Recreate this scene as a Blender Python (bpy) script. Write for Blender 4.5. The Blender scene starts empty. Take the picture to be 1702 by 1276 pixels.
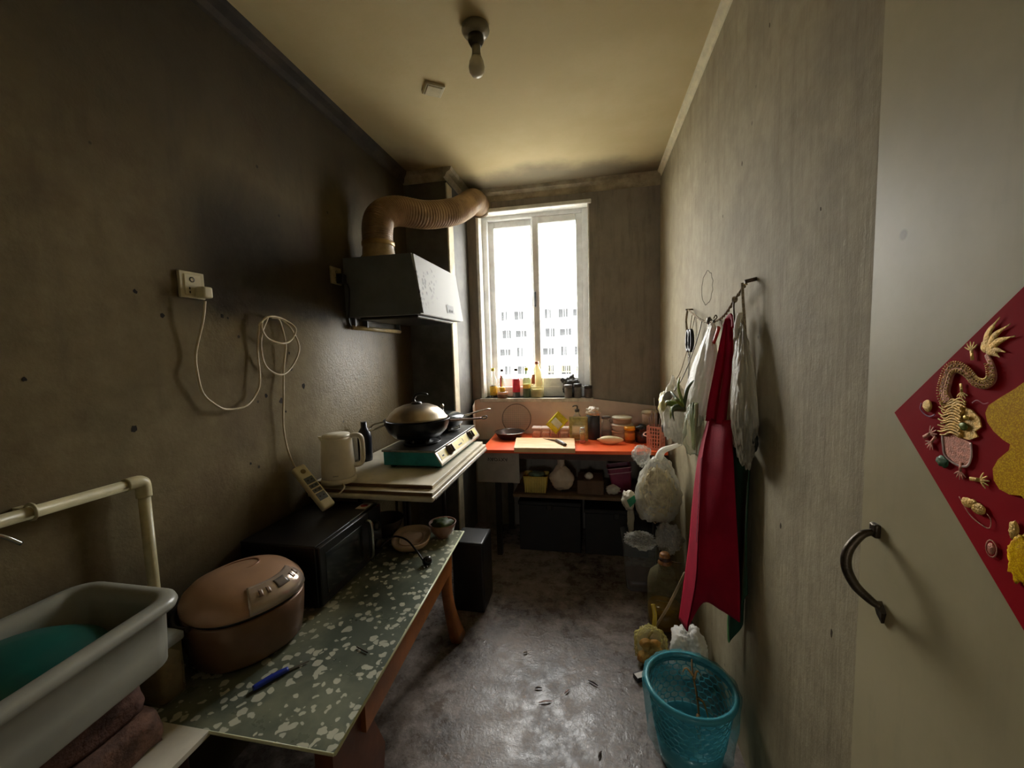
import bpy, bmesh, math, random
from mathutils import Vector, Matrix, Euler, noise as mnoise

random.seed(7)
scene = bpy.context.scene
COL = scene.collection
PI = math.pi

# ------------------------------------------------------------------ camera
cam_data = bpy.data.cameras.new('camera')
cam = bpy.data.objects.new('camera', cam_data)
COL.objects.link(cam)
scene.camera = cam
cam_data.sensor_fit = 'HORIZONTAL'
cam_data.sensor_width = 36.0
cam_data.lens = 672.6 / 1702.0 * 36.0          # wide phone lens
cam_data.clip_start = 0.02
cam_data.clip_end = 400
_r = Vector((0.98092533, 0.19225837, -0.02867441))
_u = Vector((0.01192312, 0.08772635, 0.99607325))
_f = Vector((-0.19401893, 0.97741537, -0.08376068))
CAM = Matrix(((_r.x, _u.x, -_f.x, 0.0), (_r.y, _u.y, -_f.y, 0.0), (_r.z, _u.z, -_f.z, 1.4555), (0, 0, 0, 1)))
cam.matrix_world = CAM

# ------------------------------------------------------------------ sky, exposure
world = bpy.data.worlds.new('overcast_sky')
scene.world = world
world.use_nodes = True
bg = world.node_tree.nodes['Background']
bg.inputs['Color'].default_value = (1.0, 0.975, 0.925, 1)
bg.inputs['Strength'].default_value = 28.0
scene.view_settings.view_transform = 'Standard'
scene.view_settings.look = 'None'
scene.view_settings.gamma = 1.0
scene.view_settings.use_curve_mapping = False
scene.view_settings.exposure = 0.0
try:
    scene.cycles.max_bounces = 8
    scene.cycles.diffuse_bounces = 5
    scene.cycles.transparent_max_bounces = 24
    scene.cycles.caustics_reflective = False
    scene.cycles.caustics_refractive = False
    scene.cycles.sample_clamp_indirect = 12.0
except Exception:
    pass

def portal(name, loc, rot, sx, sy):
    """sky sampling portal filling a window opening (gives off no light itself)"""
    d = bpy.data.lights.new(name, 'AREA')
    d.shape = 'RECTANGLE'; d.size = sx; d.size_y = sy
    d.cycles.is_portal = True
    o = bpy.data.objects.new(name, d); COL.objects.link(o)
    o.location = loc; o.rotation_euler = rot
    return o
portal('window_portal', (-0.445, 3.50, 1.81), (-PI/2, 0, 0), 0.95, 1.6)
portal('hall_fill_opening_portal', (-0.20, -2.74, 1.60), (PI/2, 0, 0), 0.4, 0.55)  # unseen opening behind the camera, added and sized for fill light

# ------------------------------------------------------------------ materials
def lin(c):
    c = c / 255.0
    return c / 12.92 if c <= 0.04045 else ((c + 0.055) / 1.055) ** 2.4
def rgb(r, g, b):
    return (lin(r), lin(g), lin(b), 1.0)

class NT:
    def __init__(self, name):
        self.m = bpy.data.materials.new(name)
        self.m.use_nodes = True
        self.t = self.m.node_tree
        self.b = self.t.nodes['Principled BSDF']
        self.out = self.t.nodes['Material Output']
        self._tc = None
    def n(self, typ, **kw):
        nd = self.t.nodes.new(typ)
        for k, v in kw.items():
            setattr(nd, k, v)
        return nd
    def link(self, a, b):
        self.t.links.new(a, b)
    def obj(self):
        if self._tc is None:
            self._tc = self.n('ShaderNodeTexCoord')
        return self._tc.outputs['Object']
    def gen(self):
        if self._tc is None:
            self._tc = self.n('ShaderNodeTexCoord')
        return self._tc.outputs['Generated']
    def scaled(self, vec, s):
        mp = self.n('ShaderNodeMapping')
        mp.inputs['Scale'].default_value = s
        self.link(vec, mp.inputs['Vector'])
        return mp.outputs[0]
    def noise(self, scale, detail=4, rough=0.6, vec=None, dist=0.0):
        nd = self.n('ShaderNodeTexNoise')
        nd.inputs['Scale'].default_value = scale
        nd.inputs['Detail'].default_value = detail
        nd.inputs['Roughness'].default_value = rough
        nd.inputs['Distortion'].default_value = dist
        self.link(vec if vec is not None else self.obj(), nd.inputs['Vector'])
        return nd.outputs['Fac']
    def voro(self, scale, vec=None, feature='F1', rnd=1.0):
        nd = self.n('ShaderNodeTexVoronoi', feature=feature)
        nd.inputs['Scale'].default_value = scale
        nd.inputs['Randomness'].default_value = rnd
        self.link(vec if vec is not None else self.obj(), nd.inputs['Vector'])
        return nd
    def math(self, op, a, b=0.5, clamp=False):
        nd = self.n('ShaderNodeMath', operation=op, use_clamp=clamp)
        for i, v in enumerate((a, b)):
            if isinstance(v, (int, float)):
                nd.inputs[i].default_value = v
            else:
                self.link(v, nd.inputs[i])
        return nd.outputs[0]
    def smooth(self, v, lo, hi):
        nd = self.n('ShaderNodeMapRange', interpolation_type='SMOOTHSTEP')
        nd.inputs['From Min'].default_value = lo
        nd.inputs['From Max'].default_value = hi
        self.link(v, nd.inputs['Value'])
        return nd.outputs['Result']
    def mix(self, fac, a, b, mode='MIX'):
        nd = self.n('ShaderNodeMix', data_type='RGBA', blend_type=mode)
        if isinstance(fac, (int, float)):
            nd.inputs['Factor'].default_value = fac
        else:
            self.link(fac, nd.inputs['Factor'])
        for k, v in (('A', a), ('B', b)):
            s = [i for i in nd.inputs if i.name == k and i.type == 'RGBA'][0]
            if isinstance(v, tuple):
                s.default_value = v
            else:
                self.link(v, s)
        return [o for o in nd.outputs if o.type == 'RGBA'][0]
    def xyz(self, vec=None):
        nd = self.n('ShaderNodeSeparateXYZ')
        self.link(vec if vec is not None else self.obj(), nd.inputs[0])
        return nd.outputs
    def bump(self, h, strength=0.3, dist=0.01):
        nd = self.n('ShaderNodeBump')
        nd.inputs['Strength'].default_value = strength
        nd.inputs['Distance'].default_value = dist
        self.link(h, nd.inputs['Height'])
        self.link(nd.outputs[0], self.b.inputs['Normal'])
    def color(self, c):
        if isinstance(c, tuple):
            self.b.inputs['Base Color'].default_value = c
        else:
            self.link(c, self.b.inputs['Base Color'])
    def rough(self, r):
        if isinstance(r, (int, float)):
            self.b.inputs['Roughness'].default_value = r
        else:
            self.link(r, self.b.inputs['Roughness'])

_mc = {}
def M(name, col, rough=0.5, metal=0.0, var=0.25, scale=14.0, bump=0.0, spec=0.5, coat=0.0, bscale=None):
    """plain procedural material: a colour broken up by noise, optional fine relief"""
    if name in _mc:
        return _mc[name]
    t = NT(name)
    f = t.noise(scale, 5, 0.65)
    d = tuple(c * (1 - var) for c in col[:3]) + (1,)
    l = tuple(min(1, c * (1 + var * 0.45)) for c in col[:3]) + (1,)
    t.color(t.mix(t.smooth(f, 0.3, 0.7), d, l))
    t.rough(rough)
    t.b.inputs['Metallic'].default_value = metal
    t.b.inputs['Specular IOR Level'].default_value = spec
    t.b.inputs['Coat Weight'].default_value = coat
    if bump:
        t.bump(t.noise(bscale or scale * 4, 4, 0.6), bump, 0.004)
    _mc[name] = t.m
    return t.m

def CLEAR(name, tint, alpha=0.25, rough=0.12, body=None, bump=0.0, bscale=30.0, trans=0.0):
    """thin clear or milky film / glass: tinted see-through mixed with a glossy skin"""
    if name in _mc:
        return _mc[name]
    t = NT(name)
    t.color(body or tint)
    t.rough(rough)
    if bump:
        t.bump(t.noise(bscale, 5, 0.6, dist=1.5), bump, 0.01)
    src = t.b.outputs[0]
    if trans:
        tl = t.n('ShaderNodeBsdfTranslucent')
        tl.inputs['Color'].default_value = body or tint
        mx0 = t.n('ShaderNodeMixShader'); mx0.inputs[0].default_value = trans
        t.link(src, mx0.inputs[1]); t.link(tl.outputs[0], mx0.inputs[2]); src = mx0.outputs[0]
    tr = t.n('ShaderNodeBsdfTransparent')
    tr.inputs['Color'].default_value = tint
    lw = t.n('ShaderNodeLayerWeight'); lw.inputs['Blend'].default_value = 0.35
    fac = t.math('ADD', t.math('MULTIPLY', lw.outputs['Facing'], 0.45), alpha, True)
    mx = t.n('ShaderNodeMixShader')
    t.link(fac, mx.inputs[0]); t.link(tr.outputs[0], mx.inputs[1]); t.link(src, mx.inputs[2])
    t.link(mx.outputs[0], t.out.inputs['Surface'])
    _mc[name] = t.m
    return t.m

# ------------------------------------------------------------------ mesh helpers
def new_bm():
    return bmesh.new()

def add_box(bm, lo, hi, bev=0.0, seg=2, mat=None):
    lo = Vector(lo); hi = Vector(hi)
    c = (lo + hi) / 2; s = hi - lo
    r = bmesh.ops.create_cube(bm, size=1.0)
    vs = r['verts']
    for v in vs:
        v.co = Vector((v.co.x * s.x, v.co.y * s.y, v.co.z * s.z)) + c
    if bev > 0:
        es = list({e for v in vs for e in v.link_edges})
        r2 = bmesh.ops.bevel(bm, geom=es, offset=bev, segments=seg, affect='EDGES', profile=0.6)
        vs = r2['verts'] if r2['verts'] else vs
        if seg > 1:
            for f in r2['faces']:
                f.smooth = True
    return vs

def box(lo, hi, bev=0.0, seg=2):
    bm = new_bm(); add_box(bm, lo, hi, bev, seg); return bm

def add_lathe(bm, prof, seg=28, c=(0, 0, 0), sx=1.0, sy=1.0, wob=None, a0=0.0, a1=2*PI, close=True):
    c = Vector(c)
    rings = []
    n = seg if close else seg + 1
    for j, (r, z) in enumerate(prof):
        ring = []
        if r < 1e-5 and close:
            ring = [bm.verts.new(c + Vector((0, 0, z)))] * n
        else:
            for i in range(n):
                a = a0 + (a1 - a0) * i / seg
                rr = r * (wob(a, z) if wob else 1.0)
                ring.append(bm.verts.new(c + Vector((rr * math.cos(a) * sx, rr * math.sin(a) * sy, z))))
        rings.append(ring)
    for j in range(len(rings) - 1):
        A, B = rings[j], rings[j + 1]
        for i in range(n if close else n - 1):
            k = (i + 1) % n
            vs = []
            for v in (A[i], A[k], B[k], B[i]):
                if v not in vs:
                    vs.append(v)
            if len(vs) > 2:
                try:
                    bm.faces.new(vs).smooth = True
                except ValueError:
                    pass
    return bm

def lathe(prof, seg=28, **kw):
    return add_lathe(new_bm(), prof, seg, **kw)

def catmull(pts, n=8, closed=False):
    P = [Vector(p) for p in pts]
    if len(P) < 3:
        return P
    out = []
    m = len(P)
    rng = range(m) if closed else range(m - 1)
    for i in rng:
        if closed:
            p0, p1, p2, p3 = P[i - 1], P[i], P[(i + 1) % m], P[(i + 2) % m]
        else:
            p0, p1, p2, p3 = P[max(i - 1, 0)], P[i], P[i + 1], P[min(i + 2, m - 1)]
        for k in range(n):
            t = k / n
            out.append(0.5 * ((2 * p1) + (p2 - p0) * t + (2*p0 - 5*p1 + 4*p2 - p3) * t*t + (3*p1 - p0 - 3*p2 + p3) * t**3))
    if not closed:
        out.append(P[-1])
    return out

def add_tube(bm, pts, r, seg=8, n=6, closed=False, smooth_path=True, flat=None, cap=True):
    """round bar along a path; r is a number or a function of t in 0..1; flat=(axis, k) squashes one direction"""
    P = catmull(pts, n, closed) if smooth_path else [Vector(p) for p in pts]
    m = len(P)
    rings = []
    up = None
    for i, p in enumerate(P):
        if closed:
            d = (P[(i + 1) % m] - P[i - 1])
        else:
            d = P[min(i + 1, m - 1)] - P[max(i - 1, 0)]
        if d.length < 1e-9:
            d = Vector((0, 0, 1))
        d.normalize()
        if up is None:
            up = d.orthogonal().normalized()
        else:
            up = (up - d * up.dot(d))
            up = up.normalized() if up.length > 1e-6 else d.orthogonal().normalized()
        sd = d.cross(up)
        rr = r(i / max(1, m - 1)) if callable(r) else r
        ring = []
        for k in range(seg):
            a = 2 * PI * k / seg
            off = up * math.cos(a) * rr + sd * math.sin(a) * rr
            if flat:
                ax = Vector(flat[0]).normalized()
                off = off - ax * off.dot(ax) * (1 - flat[1])
            ring.append(bm.verts.new(p + off))
        rings.append(ring)
    lim = m if closed else m - 1
    for i in range(lim):
        A, B = rings[i], rings[(i + 1) % m]
        for k in range(seg):
            try:
                bm.faces.new((A[k], A[(k + 1) % seg], B[(k + 1) % seg], B[k])).smooth = True
            except ValueError:
                pass
    if cap and not closed:
        for ring in (rings[0][::-1], rings[-1]):
            try:
                bm.faces.new(ring)
            except ValueError:
                pass
    return bm

def tube(pts, r, seg=8, **kw):
    return add_tube(new_bm(), pts, r, seg, **kw)

def add_prism(bm, poly, d):
    """closed polygon (3-D points) pushed along vector d"""
    d = Vector(d)
    a = [bm.verts.new(Vector(p)) for p in poly]
    b = [bm.verts.new(Vector(p) + d) for p in poly]
    n = len(a)
    bm.faces.new(a[::-1]); bm.faces.new(b)
    for i in range(n):
        bm.faces.new((a[i], a[(i + 1) % n], b[(i + 1) % n], b[i]))
    bmesh.ops.recalc_face_normals(bm, faces=bm.faces[:])
    return bm

def prism(poly, d):
    return add_prism(new_bm(), poly, d)

def sheet(fn, nu, nv, thick=0.0, smooth=True):
    """surface from fn(u, v) -> point, given a little thickness"""
    bm = new_bm()
    g = [[bm.verts.new(Vector(fn(i / nu, j / nv))) for i in range(nu + 1)] for j in range(nv + 1)]
    for j in range(nv):
        for i in range(nu):
            bm.faces.new((g[j][i], g[j][i + 1], g[j + 1][i + 1], g[j + 1][i])).smooth = smooth
    if thick:
        bmesh.ops.recalc_face_normals(bm, faces=bm.faces[:])
        bmesh.ops.solidify(bm, geom=bm.faces[:], thickness=thick)
    return bm

def blob(c, s, sub=3, amp=0.15, freq=6.0, seed=0, fn=None, crease=0.0):
    """crumpled lump: a sphere pushed about by noise"""
    bm = new_bm()
    bmesh.ops.create_icosphere(bm, subdivisions=sub, radius=1.0)
    c = Vector(c); off = Vector((seed * 3.17, seed * 1.3, seed * 7.7))
    for v in bm.verts:
        p = v.co.copy()
        q = p.copy()
        k = 1.0 + amp * mnoise.noise(p * freq * 0.35 + off) * 1.4
        if crease:
            k += crease * (abs(mnoise.noise(p * freq + off)) - 0.25) + crease * 0.5 * mnoise.noise(p * freq * 2.3 + off)
        q = q * k
        if fn:
            q = fn(q)
        v.co = Vector((q.x * s[0], q.y * s[1], q.z * s[2])) + c
    for f in bm.faces:
        f.smooth = True
    return bm

def xf(bm, loc=(0, 0, 0), rot=(0, 0, 0), sc=None):
    mt = Matrix.Translation(Vector(loc)) @ Euler(rot).to_matrix().to_4x4()
    if sc:
        mt = mt @ Matrix.Diagonal((*sc, 1))
    bmesh.ops.transform(bm, matrix=mt, verts=bm.verts[:])
    return bm

# ------------------------------------------------------------------ objects
THINGS = []
def obj(name, bm, mat, parent=None):
    me = bpy.data.meshes.new(name)
    if isinstance(bm, bpy.types.Mesh):
        me = bm
    else:
        bmesh.ops.recalc_face_normals(bm, faces=bm.faces[:])
        bm.to_mesh(me); bm.free()
        me.materials.append(mat)
    o = bpy.data.objects.new(name, me)
    COL.objects.link(o)
    if parent is not None:
        o.parent = parent
    return o

def thing(name, label, cat, group=None):
    o = bpy.data.objects.new(name, None)
    o.empty_display_size = 0.05
    COL.objects.link(o)
    return tag(o, label, cat, group)

def tag(o, label, cat, group=None):
    o['label'] = label; o['category'] = cat
    if group:
        o['group'] = group
    THINGS.append(o)
    return o

def one(name, bm, mat, label, cat, group=None):
    return tag(obj(name, bm, mat), label, cat, group)

def struct(name, bm, mat):
    o = obj(name, bm, mat)
    o['kind'] = 'structure'
    return o

def struct_empty(name):
    o = bpy.data.objects.new(name, None); COL.objects.link(o)
    o.empty_display_size = 0.05
    o['kind'] = 'structure'
    return o

def copy_of(src, name, parent, loc=(0, 0, 0), rot=(0, 0, 0), sc=(1, 1, 1)):
    o = bpy.data.objects.new(name, src.data); COL.objects.link(o)
    o.parent = parent; o.location = loc; o.rotation_euler = rot; o.scale = sc
    return o

def text_mesh(body, size, depth=0.0006, shear=0.0, align='CENTER'):
    cu = bpy.data.curves.new('txt', 'FONT')
    cu.body = body; cu.size = size; cu.extrude = depth; cu.shear = shear
    cu.align_x = align; cu.align_y = 'CENTER'
    cu.resolution_u = 2
    o = bpy.data.objects.new('txt', cu); COL.objects.link(o)
    dg = bpy.context.evaluated_depsgraph_get()
    me = bpy.data.meshes.new_from_object(o.evaluated_get(dg))
    bpy.data.objects.remove(o)
    bm = new_bm(); bm.from_mesh(me)
    bpy.data.meshes.remove(me)
    return bm

def settle():
    """move every thing's origin to the middle of its base"""
    bpy.context.view_layer.update()
    for o in THINGS:
        pts = []
        st = [o]
        while st:
            q = st.pop(); st += list(q.children)
            if q.type == 'MESH':
                mw = q.matrix_world
                pts += [mw @ Vector(b) for b in q.bound_box]
        if not pts:
            continue
        lo = Vector((min(p.x for p in pts), min(p.y for p in pts), min(p.z for p in pts)))
        hi = Vector((max(p.x for p in pts), max(p.y for p in pts), max(p.z for p in pts)))
        base = Vector(((lo.x + hi.x) / 2, (lo.y + hi.y) / 2, lo.z))
        if o.rotation_euler != Euler((0, 0, 0)) or tuple(o.scale) != (1, 1, 1):
            continue
        d = base - o.location
        if o.type == 'MESH' and o.data.users == 1:
            o.data.transform(Matrix.Translation(-d))
        elif o.type == 'MESH':
            continue
        for ch in o.children:
            ch.location = ch.location - d
        o.location = base

# ================================================================== the setting
XL, XR, YB, ZC = -1.29, 0.506, 3.22, 2.70

def wall_left_mat():
    t = NT('sooty_plaster_left')
    x, y, z = t.xyz()
    n1 = t.noise(1.6, 6, 0.62, dist=0.6)
    n2 = t.noise(9.0, 6, 0.7)
    n3 = t.noise(60.0, 3, 0.6)
    streak = t.noise(5.0, 5, 0.65, vec=t.scaled(t.obj(), (1, 3.0, 0.45)))
    base = t.mix(t.smooth(n2, 0.25, 0.8), rgb(108, 94, 64), rgb(126, 112, 80))
    base = t.mix(t.math('MULTIPLY', t.smooth(streak, 0.5, 0.8), 0.4), base, rgb(86, 76, 55))
    # cooking soot: a heavy band above the socket line and a greasy cloud along the ceiling
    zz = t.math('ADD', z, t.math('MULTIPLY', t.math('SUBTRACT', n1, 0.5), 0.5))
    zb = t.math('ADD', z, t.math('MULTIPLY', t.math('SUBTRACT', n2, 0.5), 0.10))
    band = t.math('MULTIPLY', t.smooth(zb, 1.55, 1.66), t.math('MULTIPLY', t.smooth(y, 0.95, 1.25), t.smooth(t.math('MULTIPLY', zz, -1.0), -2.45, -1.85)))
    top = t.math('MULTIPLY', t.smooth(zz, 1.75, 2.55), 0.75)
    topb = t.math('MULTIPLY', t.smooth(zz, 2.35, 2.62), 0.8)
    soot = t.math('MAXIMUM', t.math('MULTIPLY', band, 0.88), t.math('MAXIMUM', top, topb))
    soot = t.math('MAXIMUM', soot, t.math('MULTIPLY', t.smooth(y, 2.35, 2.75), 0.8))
    # darker towards the bottom, along the bench and sink
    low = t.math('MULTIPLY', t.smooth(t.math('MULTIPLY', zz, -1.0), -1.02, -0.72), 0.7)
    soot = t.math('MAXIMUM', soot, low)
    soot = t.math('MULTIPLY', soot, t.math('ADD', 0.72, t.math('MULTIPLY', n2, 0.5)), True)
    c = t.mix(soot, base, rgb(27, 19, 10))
    # rusty and mossy tints in the old paint
    c = t.mix(t.math('MULTIPLY', t.smooth(t.noise(2.6, 4, .6), 0.52, 0.7), 0.30), c, rgb(66, 40, 22))
    c = t.mix(t.math('MULTIPLY', t.smooth(t.noise(1.9, 4, .6, vec=t.scaled(t.obj(), (1, 1, 1.7))), 0.55, 0.72), 0.22), c, rgb(58, 60, 34))
    # small chips
    v = t.voro(7.0, rnd=1.0)
    chip = t.smooth(t.math('MULTIPLY', v.outputs['Distance'], -1.0), -0.055, -0.03)
    c = t.mix(t.math('MULTIPLY', chip, 0.8), c, rgb(40, 34, 24))
    t.color(c)
    grease = t.math('MULTIPLY', t.smooth(y, 1.5, 2.0), t.smooth(t.math('MULTIPLY', zb, -1.0), -1.75, -1.55))
    t.rough(t.math('SUBTRACT', 0.86, t.math('MULTIPLY', grease, 0.50)))
    t.b.inputs['Specular IOR Level'].default_value = 0.35
    g2 = t.math('MULTIPLY', t.math('ADD', t.noise(120, 3, .6), t.noise(45, 4, .7)), t.math('MULTIPLY', grease, 1.1))
    t.bump(t.math('ADD', g2, t.math('ADD', t.math('MULTIPLY', n3, 0.3), t.math('ADD', n2, t.math('MULTIPLY', t.noise(24, 4, .7), 0.3)))), 0.28, 0.010)
    return t.m

def wall_right_mat():
    t = NT('grey_plaster_right')
    x, y, z = t.xyz()
    n1 = t.noise(1.8, 6, 0.62)
    n2 = t.noise(11.0, 6, 0.7)
    streak = t.noise(7.0, 6, 0.7, vec=t.scaled(t.obj(), (1, 3.5, 0.35)))
    base = t.mix(t.smooth(n2, 0.3, 0.7), rgb(146, 134, 104), rgb(164, 152, 120))
    base = t.mix(t.math('MULTIPLY', t.smooth(streak, 0.45, 0.72), 0.5), base, rgb(122, 109, 80))
    base = t.mix(t.math('MULTIPLY', t.smooth(n1, 0.45, 0.75), 0.5), base, rgb(110, 96, 70))
    v = t.voro(6.0)
    chip = t.smooth(t.math('MULTIPLY', v.outputs['Distance'], -1.0), -0.05, -0.02)
    c = t.mix(t.math('MULTIPLY', chip, 0.6), base, rgb(74, 62, 46))
    t.color(c); t.rough(0.78)
    t.bump(t.math('ADD', n2, t.math('MULTIPLY', streak, 0.7)), 0.3, 0.01)
    return t.m

def wall_back_mat(name='sooty_plaster_back', a=(134, 128, 119), b=(150, 142, 130)):
    t = NT(name)
    n2 = t.noise(6.0, 6, 0.7)
    streak = t.noise(8.0, 5, 0.7, vec=t.scaled(t.obj(), (3.0, 1, 0.4)))
    base = t.mix(t.smooth(n2, 0.3, 0.7), rgb(*a), rgb(*b))
    c = t.mix(t.math('MULTIPLY', t.smooth(streak, 0.45, 0.7), 0.45), base, tuple(k * 0.55 for k in rgb(*a)[:3]) + (1,))
    t.color(c); t.rough(0.75)
    t.bump(t.math('ADD', n2, streak), 0.35, 0.01)
    return t.m

def ceiling_mat():
    t = NT('smoked_ceiling_paint')
    x, y, z = t.xyz()
    n1 = t.noise(1.5, 6, 0.6)
    base = t.mix(t.smooth(n1, 0.35, 0.7), rgb(190, 173, 126), rgb(202, 186, 142))
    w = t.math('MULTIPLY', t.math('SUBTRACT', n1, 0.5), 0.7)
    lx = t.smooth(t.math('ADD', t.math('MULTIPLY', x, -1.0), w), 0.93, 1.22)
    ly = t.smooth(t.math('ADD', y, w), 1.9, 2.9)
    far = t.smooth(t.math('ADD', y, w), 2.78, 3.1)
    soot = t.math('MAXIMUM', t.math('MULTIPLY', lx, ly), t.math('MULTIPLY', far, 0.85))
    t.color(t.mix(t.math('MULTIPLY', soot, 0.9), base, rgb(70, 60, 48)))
    t.rough(0.85)
    t.bump(t.noise(40, 4, 0.6), 0.15, 0.005)
    return t.m

def floor_mat():
    t = NT('worn_dark_concrete')
    n1 = t.noise(2.2, 8, 0.68, dist=0.8)
    n2 = t.noise(12.0, 8, 0.75)
    n3 = t.noise(70.0, 4, 0.7)
    c = t.mix(t.smooth(n1, 0.32, 0.68), rgb(70, 63, 57), rgb(130, 118, 109))
    c = t.mix(t.math('MULTIPLY', t.smooth(n2, 0.48, 0.68), 0.65), c, rgb(172, 158, 149))
    c = t.mix(t.math('MULTIPLY', t.smooth(n3, 0.58, 0.72), 0.35), c, rgb(48, 44, 40))
    t.color(c)
    t.rough(t.math('ADD', 0.10, t.math('MULTIPLY', t.smooth(n2, 0.3, 0.7), 0.5)))
    t.bump(t.math('ADD', t.noise(22.0, 6, 0.7, dist=1.0), t.math('MULTIPLY', n3, 0.5)), 0.22, 0.010)
    return t.m

m_floor, m_ceil = floor_mat(), ceiling_mat()
m_wl, m_wr, m_wb = wall_left_mat(), wall_right_mat(), wall_back_mat()
m_hall = M('hall_paint', rgb(150, 140, 116), 0.8, var=0.1)
m_cornice = M('cornice_paint', rgb(168, 158, 132), 0.8, var=0.4, scale=9, bump=0.2)

struct('floor', box((-1.6, -2.8, -0.12), (0.75, 3.46, 0.0)), m_floor)
struct('ceiling', box((XL - 0.12, -0.25, ZC), (XR + 0.12, 3.46, ZC + 0.12)), m_ceil)
struct('wall_left', box((XL - 0.12, -0.25, 0), (XL, 3.46, ZC)), m_wl)
struct('wall_right', box((XR, -0.25, 0), (XR + 0.12, 3.46, ZC)), m_wr)
# back wall around the window opening
WX0, WX1, WZ0, WZ1 = -0.885, -0.010, 1.065, 2.555
bm = new_bm()
for lo, hi in (((XL, YB, 0), (WX0, 3.46, ZC)), ((WX1, YB, 0), (XR, 3.46, ZC)),
               ((WX0, YB, 0), (WX1, 3.46, WZ0)), ((WX0, YB, WZ1), (WX1, 3.46, ZC))):
    add_box(bm, lo, hi)
struct('wall_back', bm, m_wb)
# boxed-in pipe chase in the back corner
bm = box((XL, 2.77, 0), (-0.972, YB, ZC))
struct('wall_corner', bm, M('chase_plaster', rgb(92, 89, 82), 0.7, var=0.45, scale=5, bump=0.4))
# front wall with the doorway the picture is taken from, and the hall behind it
bm = new_bm()
for lo, hi in (((XL, -0.25, 0), (-0.40, -0.06, ZC)), ((0.47, -0.25, 0), (XR, -0.06, ZC)), ((-0.40, -0.25, 2.10), (0.47, -0.06, ZC))):
    add_box(bm, lo, hi)
struct('wall_front', bm, M('front_wall_plaster', rgb(150, 142, 122), 0.8, var=0.3, scale=5))
struct('wall_hall_left', box((-1.6, -2.6, 0), (-1.42, -0.25, ZC)), m_hall)
struct('wall_hall_right', box((0.63, -2.6, 0), (0.75, -0.25, ZC)), m_hall)
bm = new_bm()
for lo, hi in (((-1.6, -2.72, 0), (-0.35, -2.6, ZC)), ((-0.05, -2.72, 0), (0.75, -2.6, ZC)),
               ((-0.35, -2.72, 0), (-0.05, -2.6, 1.38)), ((-0.35, -2.72, 1.80), (-0.05, -2.6, ZC))):
    add_box(bm, lo, hi)
struct('wall_hall_end', bm, m_hall)  # the gap in this wall is added to let in fill light
struct('ceiling_hall', box((-1.6, -2.72, ZC), (0.75, -0.25, ZC + 0.12)), m_hall)
bm = new_bm()
add_box(bm, (XL - .12, -0.25, 0), (XL, -0.2, ZC))
struct('trim_hall', box((-1.42, -0.28, 0), (-1.29, -0.25, ZC)), m_hall)
bm.free()

# cornices (little coved strips where ceiling meets walls)
def cove(p0, p1, side, s=0.055):
    p0 = Vector(p0); p1 = Vector(p1); sd = Vector(side)
    poly = [p0, p0 + sd * s, p0 + sd * s * 0.85 + Vector((0, 0, -s * 0.35)), p0 + sd * s * 0.4 + Vector((0, 0, -s * 0.6)),
            p0 + sd * s * 0.2 + Vector((0, 0, -s)), p0 + Vector((0, 0, -s * 1.1))]
    return prism(poly, p1 - p0)
struct('trim_1', cove((XL, -0.06, ZC), (XL, 2.77, ZC), (1, 0, 0)), M('sooty_cornice', rgb(58, 47, 32), 0.8, var=0.5, scale=7, bump=0.2))
struct('trim_2', cove((XR, -0.06, ZC), (XR, YB, ZC), (-1, 0, 0), 0.03), M('right_cornice_paint', rgb(214, 204, 170), 0.8, var=0.15))
struct('trim_3', cove((XL, 2.77, ZC), (-0.972, 2.77, ZC), (0, -1, 0), 0.06), m_cornice)
struct('trim_4', cove((-0.972, 2.71, ZC), (-0.972, YB, ZC), (1, 0, 0), 0.06), m_cornice)
struct('trim_5', cove((-0.972, YB, ZC), (XR, YB, ZC), (0, -1, 0), 0.07), m_cornice)
# pale strip: window light on the chase's side, put in as colour
struct('trim_6', box((-0.980, 2.765, 0), (-0.968, 2.87, 2.62), 0.003, 1), M('chase_light_strip', rgb(206, 196, 168), 0.8, var=0.35, scale=8, bump=0.3))
# soot-free flat band on the right wall where it meets the floor stays plain plaster

# chipped spots in the left wall's plaster and an old patch outline on the right wall
wl = bpy.data.objects['wall_left']; wr = bpy.data.objects['wall_right']
m_chip = M('bare_dark_plaster', rgb(34, 27, 18), 0.95, var=0.4, scale=80)
for k, (yy, zz, s_) in enumerate(((1.025, 1.592, .007), (1.232, 1.605, .0075), (0.955, 1.655, .006), (0.915, 1.262, .010), (1.255, 1.6, .004), (1.478, 1.268, .011), (1.40, 1.30, .008), (1.545, 1.47, .006), (1.62, 1.32, .012), (1.50, 1.22, .005), (0.70, 1.42, .005), (1.55, 1.40, .007), (1.30, 1.05, .005))):
    rnd = random.Random(k)
    poly = [(XL + .0006, yy + s_ * rnd.uniform(.6, 1.2) * math.cos(a * PI / 4), zz + s_ * 1.2 * rnd.uniform(.6, 1.2) * math.sin(a * PI / 4)) for a in range(8)]
    obj('chip', prism(poly, (-.0004, 0, 0)), m_chip, wl)
op = [(XR - .0006, 1.96 + .088 * math.cos(k * PI / 12) * (1 + .08 * math.sin(k * 3)), 1.705 + .072 * math.sin(k * PI / 12) * (1 + .06 * math.cos(k * 2))) for k in range(24)]
obj('patch_outline', tube(op, .0016, 5, closed=True, smooth_path=False, flat=((1, 0, 0), .4)), M('patch_scratch', rgb(92, 80, 60), .9), wr)
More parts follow.
